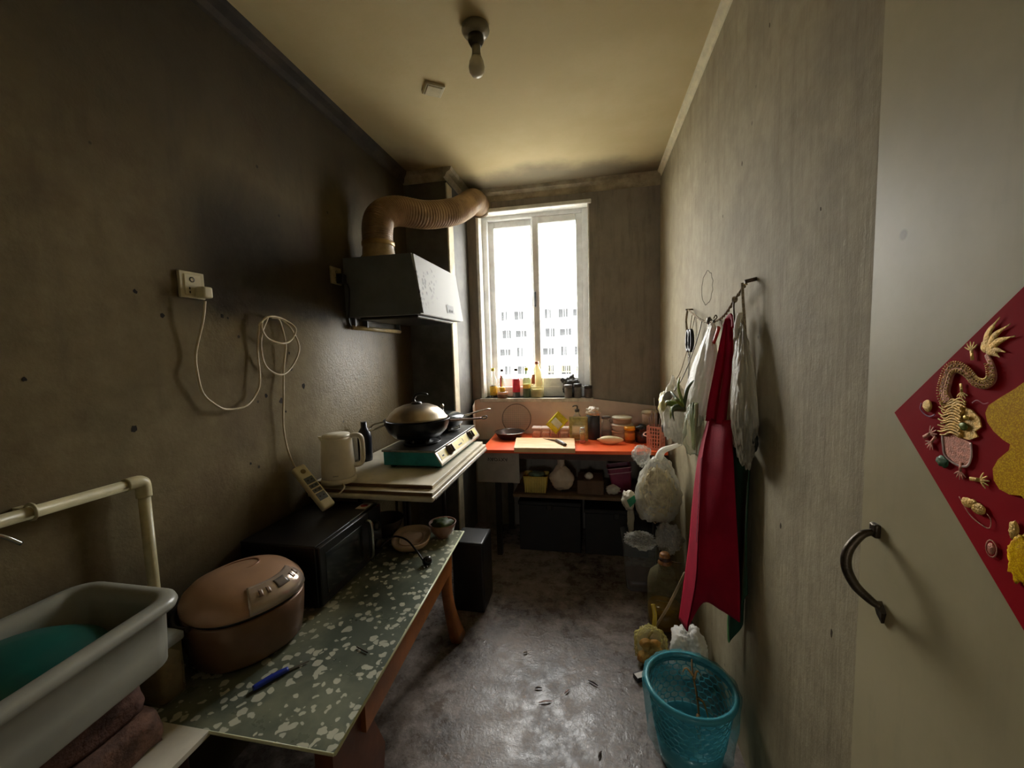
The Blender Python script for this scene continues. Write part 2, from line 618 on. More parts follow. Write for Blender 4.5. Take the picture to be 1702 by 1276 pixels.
for k, (yy, zz, s_) in enumerate(((1.55, 2.06, .006), (1.35, 2.35, .005), (1.20, 0.95, .006), (0.95, .82, .006), (1.05, 1.75, .004), (1.75, 1.95, .005))):
    rnd = random.Random(40 + k)
    poly = [(XR - .0006, yy + s_ * .7 * rnd.uniform(.6, 1.2) * math.cos(a * PI / 4), zz + s_ * 1.5 * rnd.uniform(.6, 1.2) * math.sin(a * PI / 4)) for a in range(8)]
    obj('chip', prism(poly, (.0004, 0, 0)), M('right_chip', rgb(84, 70, 48), .95), wr)

# ---------------------------------------------------------------- window
m_pvc = M('window_pvc', rgb(240, 241, 240), 0.4, var=0.12, scale=10)
m_casing = M('white_casing', rgb(240, 240, 234), 0.6, var=0.2, scale=12, bump=0.15)
m_pane = CLEAR('window_glass', (0.98, 0.99, 1.0, 1), 0.015, 0.03, body=(0.9, 0.9, 0.9, 1))
win = struct_empty('window_1')
bm = new_bm()
add_box(bm, (WX0 - 0.012, YB - 0.012, WZ0), (WX0 + 0.012, 3.31, WZ1), 0.004, 1)
obj('casing', bm, m_casing, win)
obj('casing', box((WX1 - 0.010, YB - 0.006, WZ0), (WX1 + 0.004, 3.31, WZ1), 0.003, 1), m_casing, win)
obj('casing', box((WX0 - 0.012, YB - 0.018, WZ1 - 0.014), (WX1 + 0.02, 3.31, WZ1 + 0.016), 0.004, 1), m_casing, win)
obj('window_sill', box((WX0 - 0.02, YB - 0.035, WZ0 - 0.03), (WX1 + 0.02, 3.31, WZ0), 0.005, 2), M('sill_board', rgb(216, 208, 192), 0.5, var=0.3), win)
fy0, fy1 = 3.31, 3.385
bm = new_bm()
for lo, hi in (((WX0, fy0, WZ0), (WX0 + 0.055, fy1, WZ1)), ((WX1 - 0.055, fy0, WZ0), (WX1, fy1, WZ1)),
               ((WX0 + 0.055, fy0, WZ0), (WX1 - 0.055, fy1, WZ0 + 0.085)), ((WX0 + 0.055, fy0, WZ1 - 0.045), (WX1 - 0.055, fy1, WZ1))):
    add_box(bm, lo, hi, 0.005, 1)
obj('frame', bm, m_pvc, win)
def sash(x0, x1, y0, y1, z0, z1, st=0.056):
    bm = new_bm()
    for lo, hi in (((x0, y0, z0), (x0 + st, y1, z1)), ((x1 - st, y0, z0), (x1, y1, z1)),
                   ((x0 + st, y0, z0), (x1 - st, y1, z0 + st * 1.3)), ((x0 + st, y0, z1 - st), (x1 - st, y1, z1))):
        add_box(bm, lo, hi, 0.006, 1)
    s = obj('sash', bm, m_pvc, win)
    obj('pane', box((x0 + st - 0.004, (y0 + y1) / 2 - 0.002, z0 + st - 0.004), (x1 - st + 0.004, (y0 + y1) / 2 + 0.002, z1 - st + 0.004)), m_pane, s)
    return s
sash(WX0 + 0.048, -0.424, 3.352, 3.382, WZ0 + 0.083, WZ1 - 0.043)
s2 = sash(-0.463, WX1 - 0.048, 3.316, 3.346, WZ0 + 0.083, WZ1 - 0.043)
obj('latch', box((-0.452, 3.300, 1.80), (-0.436, 3.318, 1.92), 0.004, 1), M('latch_grey', rgb(90, 90, 92), 0.4), s2)

# ---------------------------------------------------------------- door (folded back against the right wall)
m_door = NT('cream_door_paint')
_n = m_door.noise(3.0, 6, 0.65); _s = m_door.noise(6.0, 5, 0.7, vec=m_door.scaled(m_door.obj(), (1, 3, 0.4)))
_c = m_door.mix(m_door.smooth(_n, 0.3, 0.7), rgb(170, 159, 122), rgb(184, 173, 136))
_c = m_door.mix(m_door.math('MULTIPLY', m_door.smooth(_s, 0.55, 0.75), 0.35), _c, rgb(160, 150, 120))
_v = m_door.voro(5.0)
_c = m_door.mix(m_door.math('MULTIPLY', m_door.smooth(m_door.math('MULTIPLY', _v.outputs['Distance'], -1.0), -0.05, -0.025), 0.7), _c, rgb(110, 98, 66))
m_door.color(_c); m_door.rough(0.48); m_door.bump(_n, 0.1, 0.01)
m_door = m_door.m
DX = 0.440
door = struct('door_1', box((DX, -0.05, 0.012), (DX + 0.034, 0.757, 2.08), 0.003, 1), m_door)
m_iron = M('dark_bronze_metal', rgb(86, 76, 62), 0.38, 0.85, var=0.4, scale=60, bump=0.2)
hp = [(DX - 0.006, 0.716, 1.152), (DX - 0.022, 0.716, 1.146), (DX - 0.040, 0.714, 1.122), (DX - 0.044, 0.711, 1.095),
      (DX - 0.034, 0.705, 1.068), (DX - 0.016, 0.698, 1.049), (DX - 0.006, 0.694, 1.042)]
bm = tube(hp, lambda t: 0.0048 + 0.0028 * math.sin(t * PI), 10, n=8)
hd = obj('handle', bm, m_iron, door); hd['label'] = 'worn bronze pull handle'
bm = new_bm()
add_box(bm, (DX - 0.008, 0.708, 1.144), (DX + 0.001, 0.724, 1.166), 0.003, 2)
add_prism(bm, [(DX - 0.009, 0.696, 1.05), (DX - 0.009, 0.704, 1.043), (DX - 0.006, 0.700, 1.026), (DX - 0.004, 0.692, 1.016), (DX - 0.007, 0.688, 1.034)], (0.0075, 0, 0))
obj('mounting_foot', bm, m_iron, hd)

# ---------------------------------------------------------------- what the window looks out on
m_ground = M('distant_ground', rgb(170, 168, 160), 0.9, var=0.3, scale=0.3)
struct('ground_outside', box((-120, 5, -16.3), (120, 120, -16)), m_ground)
bld = thing('apartment_building', 'pale apartment block with rows of windows seen through the kitchen window', 'building')
m_fac = M('pale_render_facade', rgb(232, 229, 220), 0.9, var=0.06, scale=0.5)
m_wf = M('far_window_frame', rgb(150, 150, 150), 0.9, var=0.05)
m_wg = M('far_window_glass', (0.028, 0.029, 0.030, 1), 0.9, var=0.3, scale=1.0, spec=0.0)
m_bal = M('balcony_paint', (0.11, 0.10, 0.06, 1), 0.9, var=0.1, spec=0.0)
YF = 60.0
obj('wall', box((-8.2, YF, -16), (24, YF + 12, 9.4)), m_fac, bld)
obj('wall', box((-34, YF + 1, -16), (-8.2, YF + 12, 7.6)), m_fac, bld)
obj('roof', box((-8.5, YF - .4, 9.4), (24.3, YF + 12, 9.8)), M('roof_edge', rgb(150, 148, 144), 0.9), bld)
obj('roof', box((-34.3, YF + .6, 7.6), (-8.2, YF + 12, 8.0)), M('roof_edge', rgb(150, 148, 144), 0.9), bld)
first = None
for row in range(6):
    for colm in range(19):
        xc = -31 + colm * 2.25 + (.3 if row % 2 else 0)
        zz = 6.6 - row * 2.75
        if abs(xc + 8.2) < 1.0:
            continue
        yf = YF + 1 if xc < -8.2 else YF
        if first is None:
            bm = new_bm()
            for lo, hi in (((-.8, -.10, -.7), (-.72, 0, .7)), ((.72, -.10, -.7), (.8, 0, .7)), ((-.8, -.10, .62), (.8, 0, .7)),
                           ((-.8, -.14, -.75), (.8, 0, -.63)), ((-.05, -.08, -.65), (.05, 0, .65)), ((.3, -.08, -.65), (.36, 0, .65))):
                add_box(bm, lo, hi)
            first = obj('window', bm, m_wf, bld); w = first
            firstg = obj('pane', box((-.74, -.04, -.66), (.74, -.01, .66)), m_wg, first)
        else:
            w = copy_of(first, 'window', bld)
            copy_of(firstg, 'pane', w)
        w.location = (xc, yf, zz)
        w.scale = ((0.95, 0.6, 1.15)[(colm * 5 + row * 2) % 3], 1, (1, .8, 1.1)[(colm + row) % 3])
for k, zb in enumerate((-1.9, -4.6)):
    bal = obj('balcony', box((-7.4, YF - 1.1, zb - 0.1), (10, YF, zb + 0.05)), m_bal, bld)
    bm = new_bm()
    for i in range(60):
        add_box(bm, (-7.4 + i * 0.29, YF - 1.08, zb), (-7.32 + i * 0.29, YF - 1.03, zb + 1.0))
    add_box(bm, (-7.4, YF - 1.1, zb + 1.0), (10, YF - 1.0, zb + 1.08))
    obj('railing', bm, m_bal, bal)

# ================================================================== ceiling fittings
m_porc = M('grey_porcelain', rgb(150, 142, 120), 0.35, var=0.3)
m_black = M('black_plastic', rgb(24, 23, 22), 0.35, var=0.3)
m_chrome = M('chrome_steel', rgb(206, 204, 198), 0.18, 1.0, var=0.15)
lamp = thing('ceiling_lamp', 'bare light bulb in a round holder on the ceiling', 'lamp')
c = (-0.425, 1.62, 0)
obj('holder_base', lathe([(0.0, 2.70), (0.052, 2.70), (0.054, 2.685), (0.046, 2.672), (0.03, 2.666), (0.0, 2.666)], 28, c=c), m_porc, lamp)
obj('socket', lathe([(0.0, 2.668), (0.030, 2.668), (0.031, 2.650), (0.022, 2.632), (0.0, 2.632)], 24, c=c), M('dark_bakelite', rgb(58, 52, 42), 0.4), lamp)
obj('bulb_cap', lathe([(0.0, 2.634), (0.016, 2.634), (0.017, 2.622), (0.0165, 2.61), (0.020, 2.590), (0.0, 2.590)], 20, c=c), M('bulb_collar', rgb(150, 146, 130), 0.5), lamp)
obj('bulb', lathe([(0.0, 2.592), (0.019, 2.592), (0.027, 2.575), (0.031, 2.555), (0.029, 2.538), (0.021, 2.525), (0.010, 2.519), (0.0, 2.518)], 28, c=c), M('frosted_bulb', rgb(212, 206, 188), 0.18, var=0.05), lamp)
cv = thing('ceiling_cover_plate', 'small square cover plate set askew on the ceiling', 'cover plate')
obj('plate', xf(box((-0.046, -0.046, -0.012), (0.046, 0.046, 0.0), 0.004, 1), (-0.72, 1.925, 2.70), (0, 0, 0.62)), M('cover_plate_paint', rgb(196, 186, 150), 0.5, var=0.2), cv)
obj('lid', xf(box((-0.037, -0.037, -0.016), (0.037, 0.037, -0.010), 0.003, 1), (-0.72, 1.925, 2.70), (0, 0, 0.62)), M('cover_lid_paint', rgb(186, 176, 140), 0.45, var=0.2), cv)

# ================================================================== range hood and duct
hood = thing('range_hood', 'dark box-shaped range hood with white floral front above the stove', 'range hood')
m_hood = M('dark_hood_steel', rgb(112, 116, 118), 0.5, 0.1, var=0.2, scale=5)
Y0, Y1 = 1.98, 2.65
obj('body', prism([(XL + .002, Y0, 1.655), (-0.862, Y0, 1.655), (-0.858, Y0, 1.67), (-0.900, Y0, 1.965), (XL + .002, Y0, 1.965)], (0, Y1 - Y0, 0)), m_hood, hood)
t = NT('white_floral_enamel')
x, y, z = t.xyz()
vv = t.voro(34.0, vec=t.scaled(t.obj(), (0.2, 1, 1)))
pet = t.smooth(vv.outputs['Distance'], 0.28, 0.4)
area = t.math('MULTIPLY', t.smooth(t.math('MULTIPLY', y, -1.0), 0.02, 0.10), t.smooth(t.math('ADD', z, t.math('MULTIPLY', y, -0.3)), 0.08, 0.20))
area = t.math('MULTIPLY', area, t.smooth(t.noise(9, 2), 0.42, 0.55))
t.color(t.mix(t.math('MULTIPLY', t.math('MULTIPLY', t.math('SUBTRACT', 1.0, pet), area), 0.75), rgb(164, 164, 160), rgb(56, 56, 58)))
t.rough(0.6)
t.b.inputs['Specular IOR Level'].default_value = 0.12
fp = obj('front_panel', prism([(-0.862, Y0 + .006, 1.660), (-0.848, Y0 + .006, 1.657), (-0.890, Y0 + .006, 1.962), (-0.903, Y0 + .006, 1.962)], (0, Y1 - Y0 - .012, 0)), t.m, hood)
fp['label'] = 'white enamel front with grey flower print'
for v in fp.data.vertices:
    v.co -= Vector((-0.87, 2.315, 1.66))
fp.location = (-0.87, 2.315, 1.66)
# small maker's plate, with an illegible dark scribble
pl = obj('badge', prism([(-0.853, 2.36, 1.69), (-0.8515, 2.36, 1.69), (-0.8585, 2.36, 1.740), (-0.860, 2.36, 1.740)], (0, 0.12, 0)), M('badge_silver', rgb(140, 140, 138), 0.6, 0.0, spec=.1), fp)
pl.location = Vector((0.87, -2.315, -1.66))
bm = text_mesh('Abdnl', 0.026, 0.0006)
xf(bm, (-0.851, 2.42, 1.705), (PI/2, 0, PI/2)); 
lt = obj('lettering', bm, M('print_black', rgb(30, 30, 30), 0.6), fp); lt.location = Vector((0.87, -2.315, -1.66))
bm = new_bm(); add_box(bm, (-0.8515, 2.356, 1.688), (-0.8505, 2.362, 1.742))
bd = obj('badge_edge', bm, M('print_black', rgb(30, 30, 30), 0.6), fp); bd.location = Vector((0.87, -2.315, -1.66))
obj('filter_tray', box((-1.24, 2.03, 1.640), (-0.90, 2.60, 1.657), 0.006, 1), M('greasy_filter', rgb(44, 42, 38), 0.35, 0.5, var=0.4), hood)
rail = obj('drip_rail', tube([(XL + .02, 2.00, 1.602), (XL + .02, 2.56, 1.600)], 0.012, 10, smooth_path=False), M('cream_rail', rgb(196, 178, 130), 0.35, var=0.4), hood)
bm = new_bm()
for yy in (2.02, 2.14, 2.54):
    add_box(bm, (XL + .004, yy, 1.604), (XL + .03, yy + .012, 1.66))
obj('rail_bracket', bm, m_hood, rail)

duct = thing('exhaust_duct', 'brown corrugated exhaust duct bending from hood to back wall', 'duct')
m_duct = NT('grimy_duct_plastic')
_n = m_duct.noise(5.0, 6, 0.7)
m_duct.color(m_duct.mix(m_duct.smooth(_n, 0.3, 0.7), rgb(132, 106, 78), rgb(190, 160, 122)))
m_duct.rough(0.42)
m_duct = m_duct.m
path = catmull([(-1.16, 2.13, 2.03), (-1.16, 2.13, 2.14), (-1.148, 2.16, 2.22), (-1.10, 2.25, 2.275), (-0.99, 2.42, 2.297), (-0.885, 2.60, 2.36),
                (-0.853, 2.78, 2.45), (-0.850, 2.95, 2.545), (-0.855, 3.08, 2.59), (-0.86, 3.24, 2.60)], 44)
m_ = len(path)
obj('collar', lathe([(0.108, 1.9655), (0.108, 1.975), (0.088, 2.0), (0.084, 2.045), (0.084, 2.06)], 32, c=(-1.16, 2.13, 0)), M('tan_collar_plastic', rgb(176, 150, 108), 0.5, var=0.3), duct)
bm = tube(path, lambda t: 0.079 + 0.0052 * math.cos(round(t * (m_ - 1)) * PI / 2), 28, smooth_path=False, cap=False)
obj('hose', bm, m_duct, duct)
obj('clamp', lathe([(0.0855, 2.05), (0.089, 2.052), (0.089, 2.072), (0.0855, 2.074)], 32, c=(-1.16, 2.13, 0)), M('clamp_steel', rgb(180, 150, 96), 0.4, 0.5), duct)
ring = lathe([(0.083, 0), (0.092, 0.0), (0.094, 0.012), (0.083, 0.014)], 32)
obj('wall_ring', xf(ring, (-0.86, 3.218, 2.60), (PI/2, 0, 0)), M('ring_plastic', rgb(150, 140, 120), 0.5), duct)

# ================================================================== sockets and leads on the left wall
m_ivory = M('ivory_plastic', rgb(206, 196, 158), 0.35, var=0.15)
m_ivory2 = M('ivory_plastic_light', rgb(222, 212, 176), 0.32, var=0.12)
def wall_socket(name, yc, zc, label, dirty=False):
    s = thing(name, label, 'socket')
    mm = M('sooty_ivory_plastic', rgb(150, 132, 96), 0.4, var=0.4) if dirty else m_ivory
    obj('plate', box((XL + .0005, yc - .043, zc - .043), (XL + .010, yc + .043, zc + .043), 0.003, 2), mm, s)
    f = obj('face', box((XL + .009, yc - .029, zc - .034), (XL + .013, yc + .029, zc + .034), 0.002, 1), mm if dirty else m_ivory2, s)
    bm = new_bm()
    for dy, dz in ((-.013, -.012), (-.013, -.024), (.012, -.010)):
        add_box(bm, (XL + .0125, yc + dy - .002, zc + dz - .004), (XL + .0136, yc + dy + .002, zc + dz + .004))
    obj('slot', bm, m_black, f)
    bm = lathe([(0.006, 0), (0.0085, 0.0), (0.0085, 0.0016), (0.006, 0.0016)], 20)
    obj('socket_ring', xf(bm, (XL + .0128, yc - .003, zc + .017), (0, PI/2, 0)), m_black, f)
    return s
wall_socket('wall_socket', 1.123, 1.697, 'ivory wall socket with a plug in it, above the looping white cord')
hs = wall_socket('wall_socket', 1.905, 1.86, 'grimy wall socket with a black plug, left of the range hood', True)
hp_ = obj('plug', box((XL + .012, 1.895, 1.82), (XL + .05, 1.935, 1.87), 0.006, 2), m_black, hs)
obj('cord', tube([(XL + .04, 1.93, 1.84), (XL + .045, 1.955, 1.80), (XL + .03, 1.972, 1.72), (XL + .02, 1.975, 1.64), (XL + .02, 2.0, 1.60)], 0.004, 8), m_black, hp_)

ext = thing('extension_lead', 'white extension lead looped on the left wall with four-way socket strip', 'extension lead')
m_cord = M('cream_cord', rgb(214, 200, 166), 0.4, var=0.15)
yz = [(1.135, 1.645), (1.125, 1.579), (1.106, 1.477), (1.099, 1.41), (1.118, 1.339), (1.162, 1.291), (1.21, 1.273), (1.272, 1.275), (1.327, 1.308), (1.349, 1.362), (1.357, 1.474), (1.362, 1.555), (1.37, 1.587), (1.414, 1.616), (1.491, 1.611), (1.553, 1.575), (1.53, 1.526), (1.469, 1.51), (1.405, 1.527), (1.37, 1.563), (1.381, 1.596), (1.403, 1.612), (1.377, 1.555), (1.368, 1.49), (1.394, 1.416), (1.462, 1.38), (1.537, 1.414), (1.579, 1.49), (1.552, 1.566), (1.49, 1.607), (1.441, 1.614), (1.468, 1.611), (1.493, 1.577), (1.499, 1.499), (1.485, 1.403), (1.465, 1.283), (1.459, 1.161), (1.469, 1.052), (1.515, 0.961)]
pts = []
for i, (yy, zz) in enumerate(yz):
    k = i / (len(yz) - 1)
    xx = XL + 0.018 + (0.010 if 12 <= i <= 22 else 0.0) + (0.022 * max(0, 1 - i / 2.0)) + (0.006 if i % 2 else 0)
    pts.append((xx, yy, zz))
obj('cord', tube(pts, 0.0040, 8, n=8), m_cord, ext)
obj('plug', box((XL + .014, 1.122, 1.655), (XL + .052, 1.158, 1.692), 0.008, 3), m_ivory2, ext)
# strip hangs from its cord, tilted
a = Vector((XL + 0.028, 1.512, 0.968)); b = Vector((-1.12, 1.492, 0.823))
d = (b - a); Ls = d.length + 0.02
strip_rot = Matrix((d.normalized(), Vector((0, 1, 0)), d.normalized().cross(Vector((0, 1, 0))))).transposed()
zax = d.normalized().cross(Vector((0.42, 0.9, 0))).normalized()
yax = zax.cross(d.normalized()).normalized()
mt = Matrix.Translation(a) @ Matrix((d.normalized(), yax, zax)).transposed().to_4x4()
if (mt.to_3x3() @ Vector((0, 0, 1))).x < 0 and False:
    pass
def in_strip(bm):
    bmesh.ops.transform(bm, matrix=mt, verts=bm.verts[:]); return bm
sb = obj('socket_strip', in_strip(box((-0.005, -.029, -.015), (Ls, .029, .015), 0.010, 3)), m_ivory2, ext)
sgn = 1.0
for side in (1.0, -1.0):
    top = 0.015 * side
    lo, hi = (top - .0004, top + .0016) if side > 0 else (top - .0016, top + .0004)
    for i, (u0, u1) in enumerate(((0.062, 0.094), (0.100, 0.118), (0.124, 0.142), (0.148, 0.184))):
        if u1 > Ls - 0.004:
            u1 = Ls - 0.006
        if u1 - u0 < 0.008:
            continue
        if side < 0:
            continue
        o_ = obj('socket', in_strip(box((u0, -.020, lo), (u1, .020, hi), 0.0006, 1)), M('strip_grey', rgb(92, 96, 98), 0.4), sb)
        bm = new_bm()
        for dv in (-.009, .009):
            add_box(bm, ((u0 + u1) / 2 - .003, dv - .0035, hi - .0004), ((u0 + u1) / 2 + .003, dv + .0035, hi + .0006))
        obj('slot', in_strip(bm), m_black, o_).parent = sb
bm = lathe([(0.0, 0.0155), (0.010, 0.0155), (0.011, 0.018), (0.008, 0.019), (0.0, 0.0185)], 20, c=(0.030, 0, 0))
obj('switch_button', in_strip(bm), M('amber_button', rgb(150, 128, 70), 0.3), sb)

# ================================================================== stove table with its boards
tbl = thing('folding_table', 'white-edged table under the gas stove', 'table')
m_wtop = M('white_table_laminate', rgb(216, 208, 190), 0.35, var=0.18)
m_legs = M('dark_table_leg', rgb(34, 32, 30), 0.5, 0.3)
obj('tabletop', box((-1.285, 1.585, 0.812), (-0.675, 2.50, 0.834), 0.009, 3), m_wtop, tbl)
bm = new_bm(); add_box(bm, (-0.681, 1.61, 0.816), (-0.672, 2.49, 0.822)); 
obj('edge_strip', bm, M('edge_trim_grey', rgb(120, 114, 104), 0.4), tbl)
for xx in (-1.25, -0.97):
    for yy in (1.95, 2.46):
        obj('leg', tube([(xx, yy, 0.0), (xx, yy, 0.812)], 0.014, 10, smooth_path=False), m_legs, tbl)
obj('cross_bar', tube([(-1.1, 1.95, 0.80), (-1.1, 2.46, 0.80)], 0.010, 8, smooth_path=False), m_legs, tbl)
m_board = M('white_board_face', rgb(218, 208, 184), 0.5, var=0.22, scale=5)
m_board2 = M('board_brown_edge', rgb(120, 88, 58), 0.7, var=0.3)
b1 = thing('shelf_board', 'thick white board lying directly on the stove table', 'board')
obj('core', box((-1.283, 1.600, 0.834), (-0.684, 2.50, 0.8485), 0.002, 1), m_board2, b1)
obj('laminate', box((-1.283, 1.599, 0.8485), (-0.683, 2.501, 0.8505), 0.0007, 1), m_board, b1)
obj('front_edge', box((-0.6845, 1.60, 0.8345), (-0.6805, 2.50, 0.8500), 0.001, 1), m_board, b1)
b2 = thing('shelf_board', 'thin white top board under the kettle and stove', 'board')
obj('core', box((-1.28, 1.645, 0.851), (-0.702, 2.49, 0.866), 0.002, 1), m_board2, b2)
obj('laminate', box((-1.281, 1.640, 0.866), (-0.700, 2.492, 0.870), 0.0012, 1), m_board, b2)
obj('front_edge', box((-0.7025, 1.645, 0.8515), (-0.6985, 2.49, 0.8675), 0.001, 1), m_board, b2)

# kettle
ket = thing('electric_kettle', 'cream electric kettle on the white board beside the stove', 'kettle')
m_ket = M('cream_kettle_plastic', rgb(238, 230, 210), 0.38, var=0.08)
kc = (-1.165, 1.655, 0)
obj('body', lathe([(0, .892), (.073, .892), (.074, .90), (.073, .95), (.069, 1.02), (.066, 1.07), (.0655, 1.078), (.060, 1.08), (0, 1.08)], 40, c=kc), m_ket, ket)
obj('power_base', lathe([(0, .8705), (.078, .8705), (.078, .882), (.074, .8915), (0, .8915)], 40, c=kc), m_ket, ket)
obj('lid', lathe([(0, 1.079), (.062, 1.079), (.063, 1.084), (.058, 1.092), (.030, 1.097), (0, 1.098)], 40, c=kc), M('kettle_lid', rgb(232, 224, 202), 0.3, var=0.05), ket)
hx = Vector((0.93, 0.36, 0)).normalized()
def kp(r, z):
    return Vector(kc) + hx * r + Vector((0, 0, z))
obj('handle', tube([kp(.058, 1.078), kp(.085, 1.082), kp(.106, 1.072), kp(.112, 1.04), kp(.112, .985), kp(.108, .955), kp(.092, .942), kp(.068, .94)], lambda t: 0.0115, 12, flat=((hx.y, -hx.x, 0), 1.15)), m_ket, ket)
sp = Vector((-0.93, -0.36, 0)).normalized()
obj('spout', prism([Vector(kc) + sp * .060 + Vector((hx.y, -hx.x, 0)) * .018 + Vector((0, 0, 1.078)), Vector(kc) + sp * .082 + Vector((0, 0, 1.082)), Vector(kc) + sp * .060 - Vector((hx.y, -hx.x, 0)) * .018 + Vector((0, 0, 1.078)), Vector(kc) + sp * .062 + Vector((0, 0, 1.045))], (0, 0, 0.004)), m_ket, ket)
bm = text_mesh('IDNIV', 0.009, 0.0006)
dirn = Vector((0.42, -0.907, 0))
xf(bm, Vector(kc) + dirn * 0.0742 + Vector((0, 0, 0.912)), (PI/2, 0, math.atan2(dirn.x, -dirn.y)))
obj('lettering', bm, M('grey_print', rgb(120, 112, 100), 0.6), ket)
obj('power_cord', tube([(-1.11, 1.60, 0.876), (-1.085, 1.575, 0.874), (-1.075, 1.55, 0.868), (-1.085, 1.525, 0.852)], 0.0035, 8), m_cord, ket)

one('dark_bottle', lathe([(0, .8705), (.036, .8705), (.038, .885), (.038, 1.0), (.032, 1.03), (.016, 1.055), (.016, 1.085), (0, 1.085)], 24, c=(-1.235, 2.0, 0)), M('navy_plastic', rgb(20, 22, 34), 0.3), 'dark narrow bottle squeezed between kettle and gas stove', 'bottle')

# gas stove
st = thing('gas_stove', 'two-burner gas stove with teal sides and yellow dial panel', 'stove')
m_teal = M('teal_enamel', rgb(30, 132, 138), 0.35, var=0.35, scale=10)
m_ss = M('dirty_stainless', rgb(128, 128, 126), 0.34, 0.8, var=0.5, scale=10, bump=0.08)
SY0, SY1 = 1.865, 2.545
prof = [(-1.05, .888), (-.738, .888), (-.742, .905), (-.776, .958), (-1.05, .958)]
obj('body', prism([(x_, SY0, z_) for x_, z_ in prof], (0, SY1 - SY0, 0)), m_teal, st)
tp = obj('top_plate', box((-1.058, SY0 - .008, .956), (-.766, SY1 + .008, .968), 0.004, 2), m_ss, st)
u = Vector((-.742 + .776, 0, .905 - .958)).normalized()           # down the panel
nrm = Vector((u.z * -1, 0, u.x)); nrm = Vector((.058, 0, .037)).normalized()
panel = obj('front_panel', prism([Vector((-.774, SY0 - .002, .960)) + nrm * .002, Vector((-.737, SY0 - .002, .900)) + nrm * .002, Vector((-.737, SY0 - .002, .890)), Vector((-.775, SY0 - .002, .955))], (0, SY1 - SY0 + .004, 0)), M('pale_panel_metal', rgb(206, 198, 178), 0.3, 0.4, var=0.2), st)
m_yel = M('yellow_dial_print', rgb(226, 206, 112), 0.4, var=0.15)
def on_panel(v, yy, h=0.0):
    return Vector((-.774, yy, .960)) + (Vector((-.737, yy, .900)) - Vector((-.774, yy, .960))) * v + nrm * (0.0022 + h)
for y0_, y1_ in ((1.885, 1.985), (2.07, 2.345), (2.435, 2.525)):
    q = [on_panel(.14, y0_), on_panel(.80, y0_), on_panel(.80, y1_), on_panel(.14, y1_)]
    pl_ = obj('dial_strip', prism(q, nrm * 0.0012), m_yel, panel)
for y0_, y1_, v0, v1 in ((2.16, 2.22, .56, .66), (2.25, 2.257, .3, .6), (1.91, 1.935, .5, .6)):
    obj('print_mark', prism([on_panel(v0, y0_, .0012), on_panel(v1, y0_, .0012), on_panel(v1, y1_, .0012), on_panel(v0, y1_, .0012)], nrm * .0005), M('print_black', rgb(30, 30, 30), 0.6), panel)
rot_n = nrm.to_track_quat('Z', 'Y').to_matrix().to_4x4()
for yy in (2.025, 2.39):
    bm = lathe([(0, 0), (.029, 0), (.030, .004), (.024, .006), (.022, .020), (.019, .023), (0, .023)], 28)
    add_box(bm, (-.005, -.021, .02), (.005, .021, .031), 0.002, 1)
    bmesh.ops.transform(bm, matrix=Matrix.Translation(on_panel(.47, yy)) @ rot_n, verts=bm.verts[:])
    kn = obj('knob', bm, M('knob_brown_metal', rgb(104, 92, 78), 0.3, 0.6), st)
for yy in (2.04, 2.375):
    cx_ = -.915
    br = obj('burner', lathe([(0, .9682), (.098, .9682), (.098, .972), (.088, .976), (.070, .9705), (.050, .9705), (.048, .985), (.040, .992), (.020, .994), (0, .994)], 36, c=(cx_, yy, 0)), m_ss if yy > 2.2 else M('burner_black', rgb(30, 30, 30), 0.5, 0.5), st)
    bm = new_bm()
    for k in range(5):
        a_ = k * 2 * PI / 5 + .3
        dv = Vector((math.cos(a_), math.sin(a_), 0))
        add_tube(bm, [Vector((cx_, yy, .972)) + dv * .098, Vector((cx_, yy, .992)) + dv * .098, Vector((cx_, yy, .994)) + dv * .05], .004, 6, smooth_path=False)
    add_tube(bm, [(cx_ + .098 * math.cos(k * PI / 12), yy + .098 * math.sin(k * PI / 12), .974) for k in range(24)], .004, 6, closed=True, smooth_path=False)
    obj('pan_support', bm, M('burner_black', rgb(30, 30, 30), 0.5, 0.5), st)
for xx in (-1.02, -.775):
    for yy in (SY0 + .05, SY1 - .05):
        obj('foot', lathe([(0, .8702), (.018, .8702), (.015, .889), (0, .889)], 14, c=(xx, yy, 0)), m_black, st)

# wok with lid
wok = thing('wok', 'black wok on the near burner, covered by a steel lid', 'wok')
wc = (-.935, 2.035, 0)
m_iron2 = M('black_iron', rgb(34, 34, 36), 0.32, 0.6, var=0.35, scale=20)
obj('pan', lathe([(0, .9965), (.075, .998), (.12, 1.012), (.152, 1.042), (.168, 1.078), (.172, 1.098), (.178, 1.101), (.176, 1.095), (.171, 1.075), (.156, 1.038), (.124, 1.006), (.075, .9945), (0, .9945)], 48, c=wc), m_iron2, wok)
bm = tube([(-.775, 2.10, 1.078), (-.735, 2.13, 1.076), (-.68, 2.165, 1.074), (-.622, 2.205, 1.074)], lambda t: .010 - .002 * t, 10, flat=((0, 0, 1), 0.7))
lh = obj('long_handle', bm, M('brown_steel_handle', rgb(120, 98, 84), 0.35, 0.6), wok); lh['label'] = 'long brown metal handle'
rngp = [Vector((-.606, 2.216, 1.076)) + Vector((math.cos(k * PI / 8) * .016 * .83, math.sin(k * PI / 8) * .016 * .56 + math.cos(k * PI / 8) * .009, math.sin(k * PI / 8) * .007)) for k in range(16)]
obj('hanging_ring', tube(rngp, .003, 8, closed=True, smooth_path=False), m_iron2, lh)
obj('side_handle', tube([(-1.095, 1.985, 1.088), (-1.145, 1.955, 1.080), (-1.160, 1.935, 1.064), (-1.150, 1.915, 1.056), (-1.12, 1.90, 1.062), (-1.070, 1.935, 1.084)], .006, 10), m_chrome, wok)
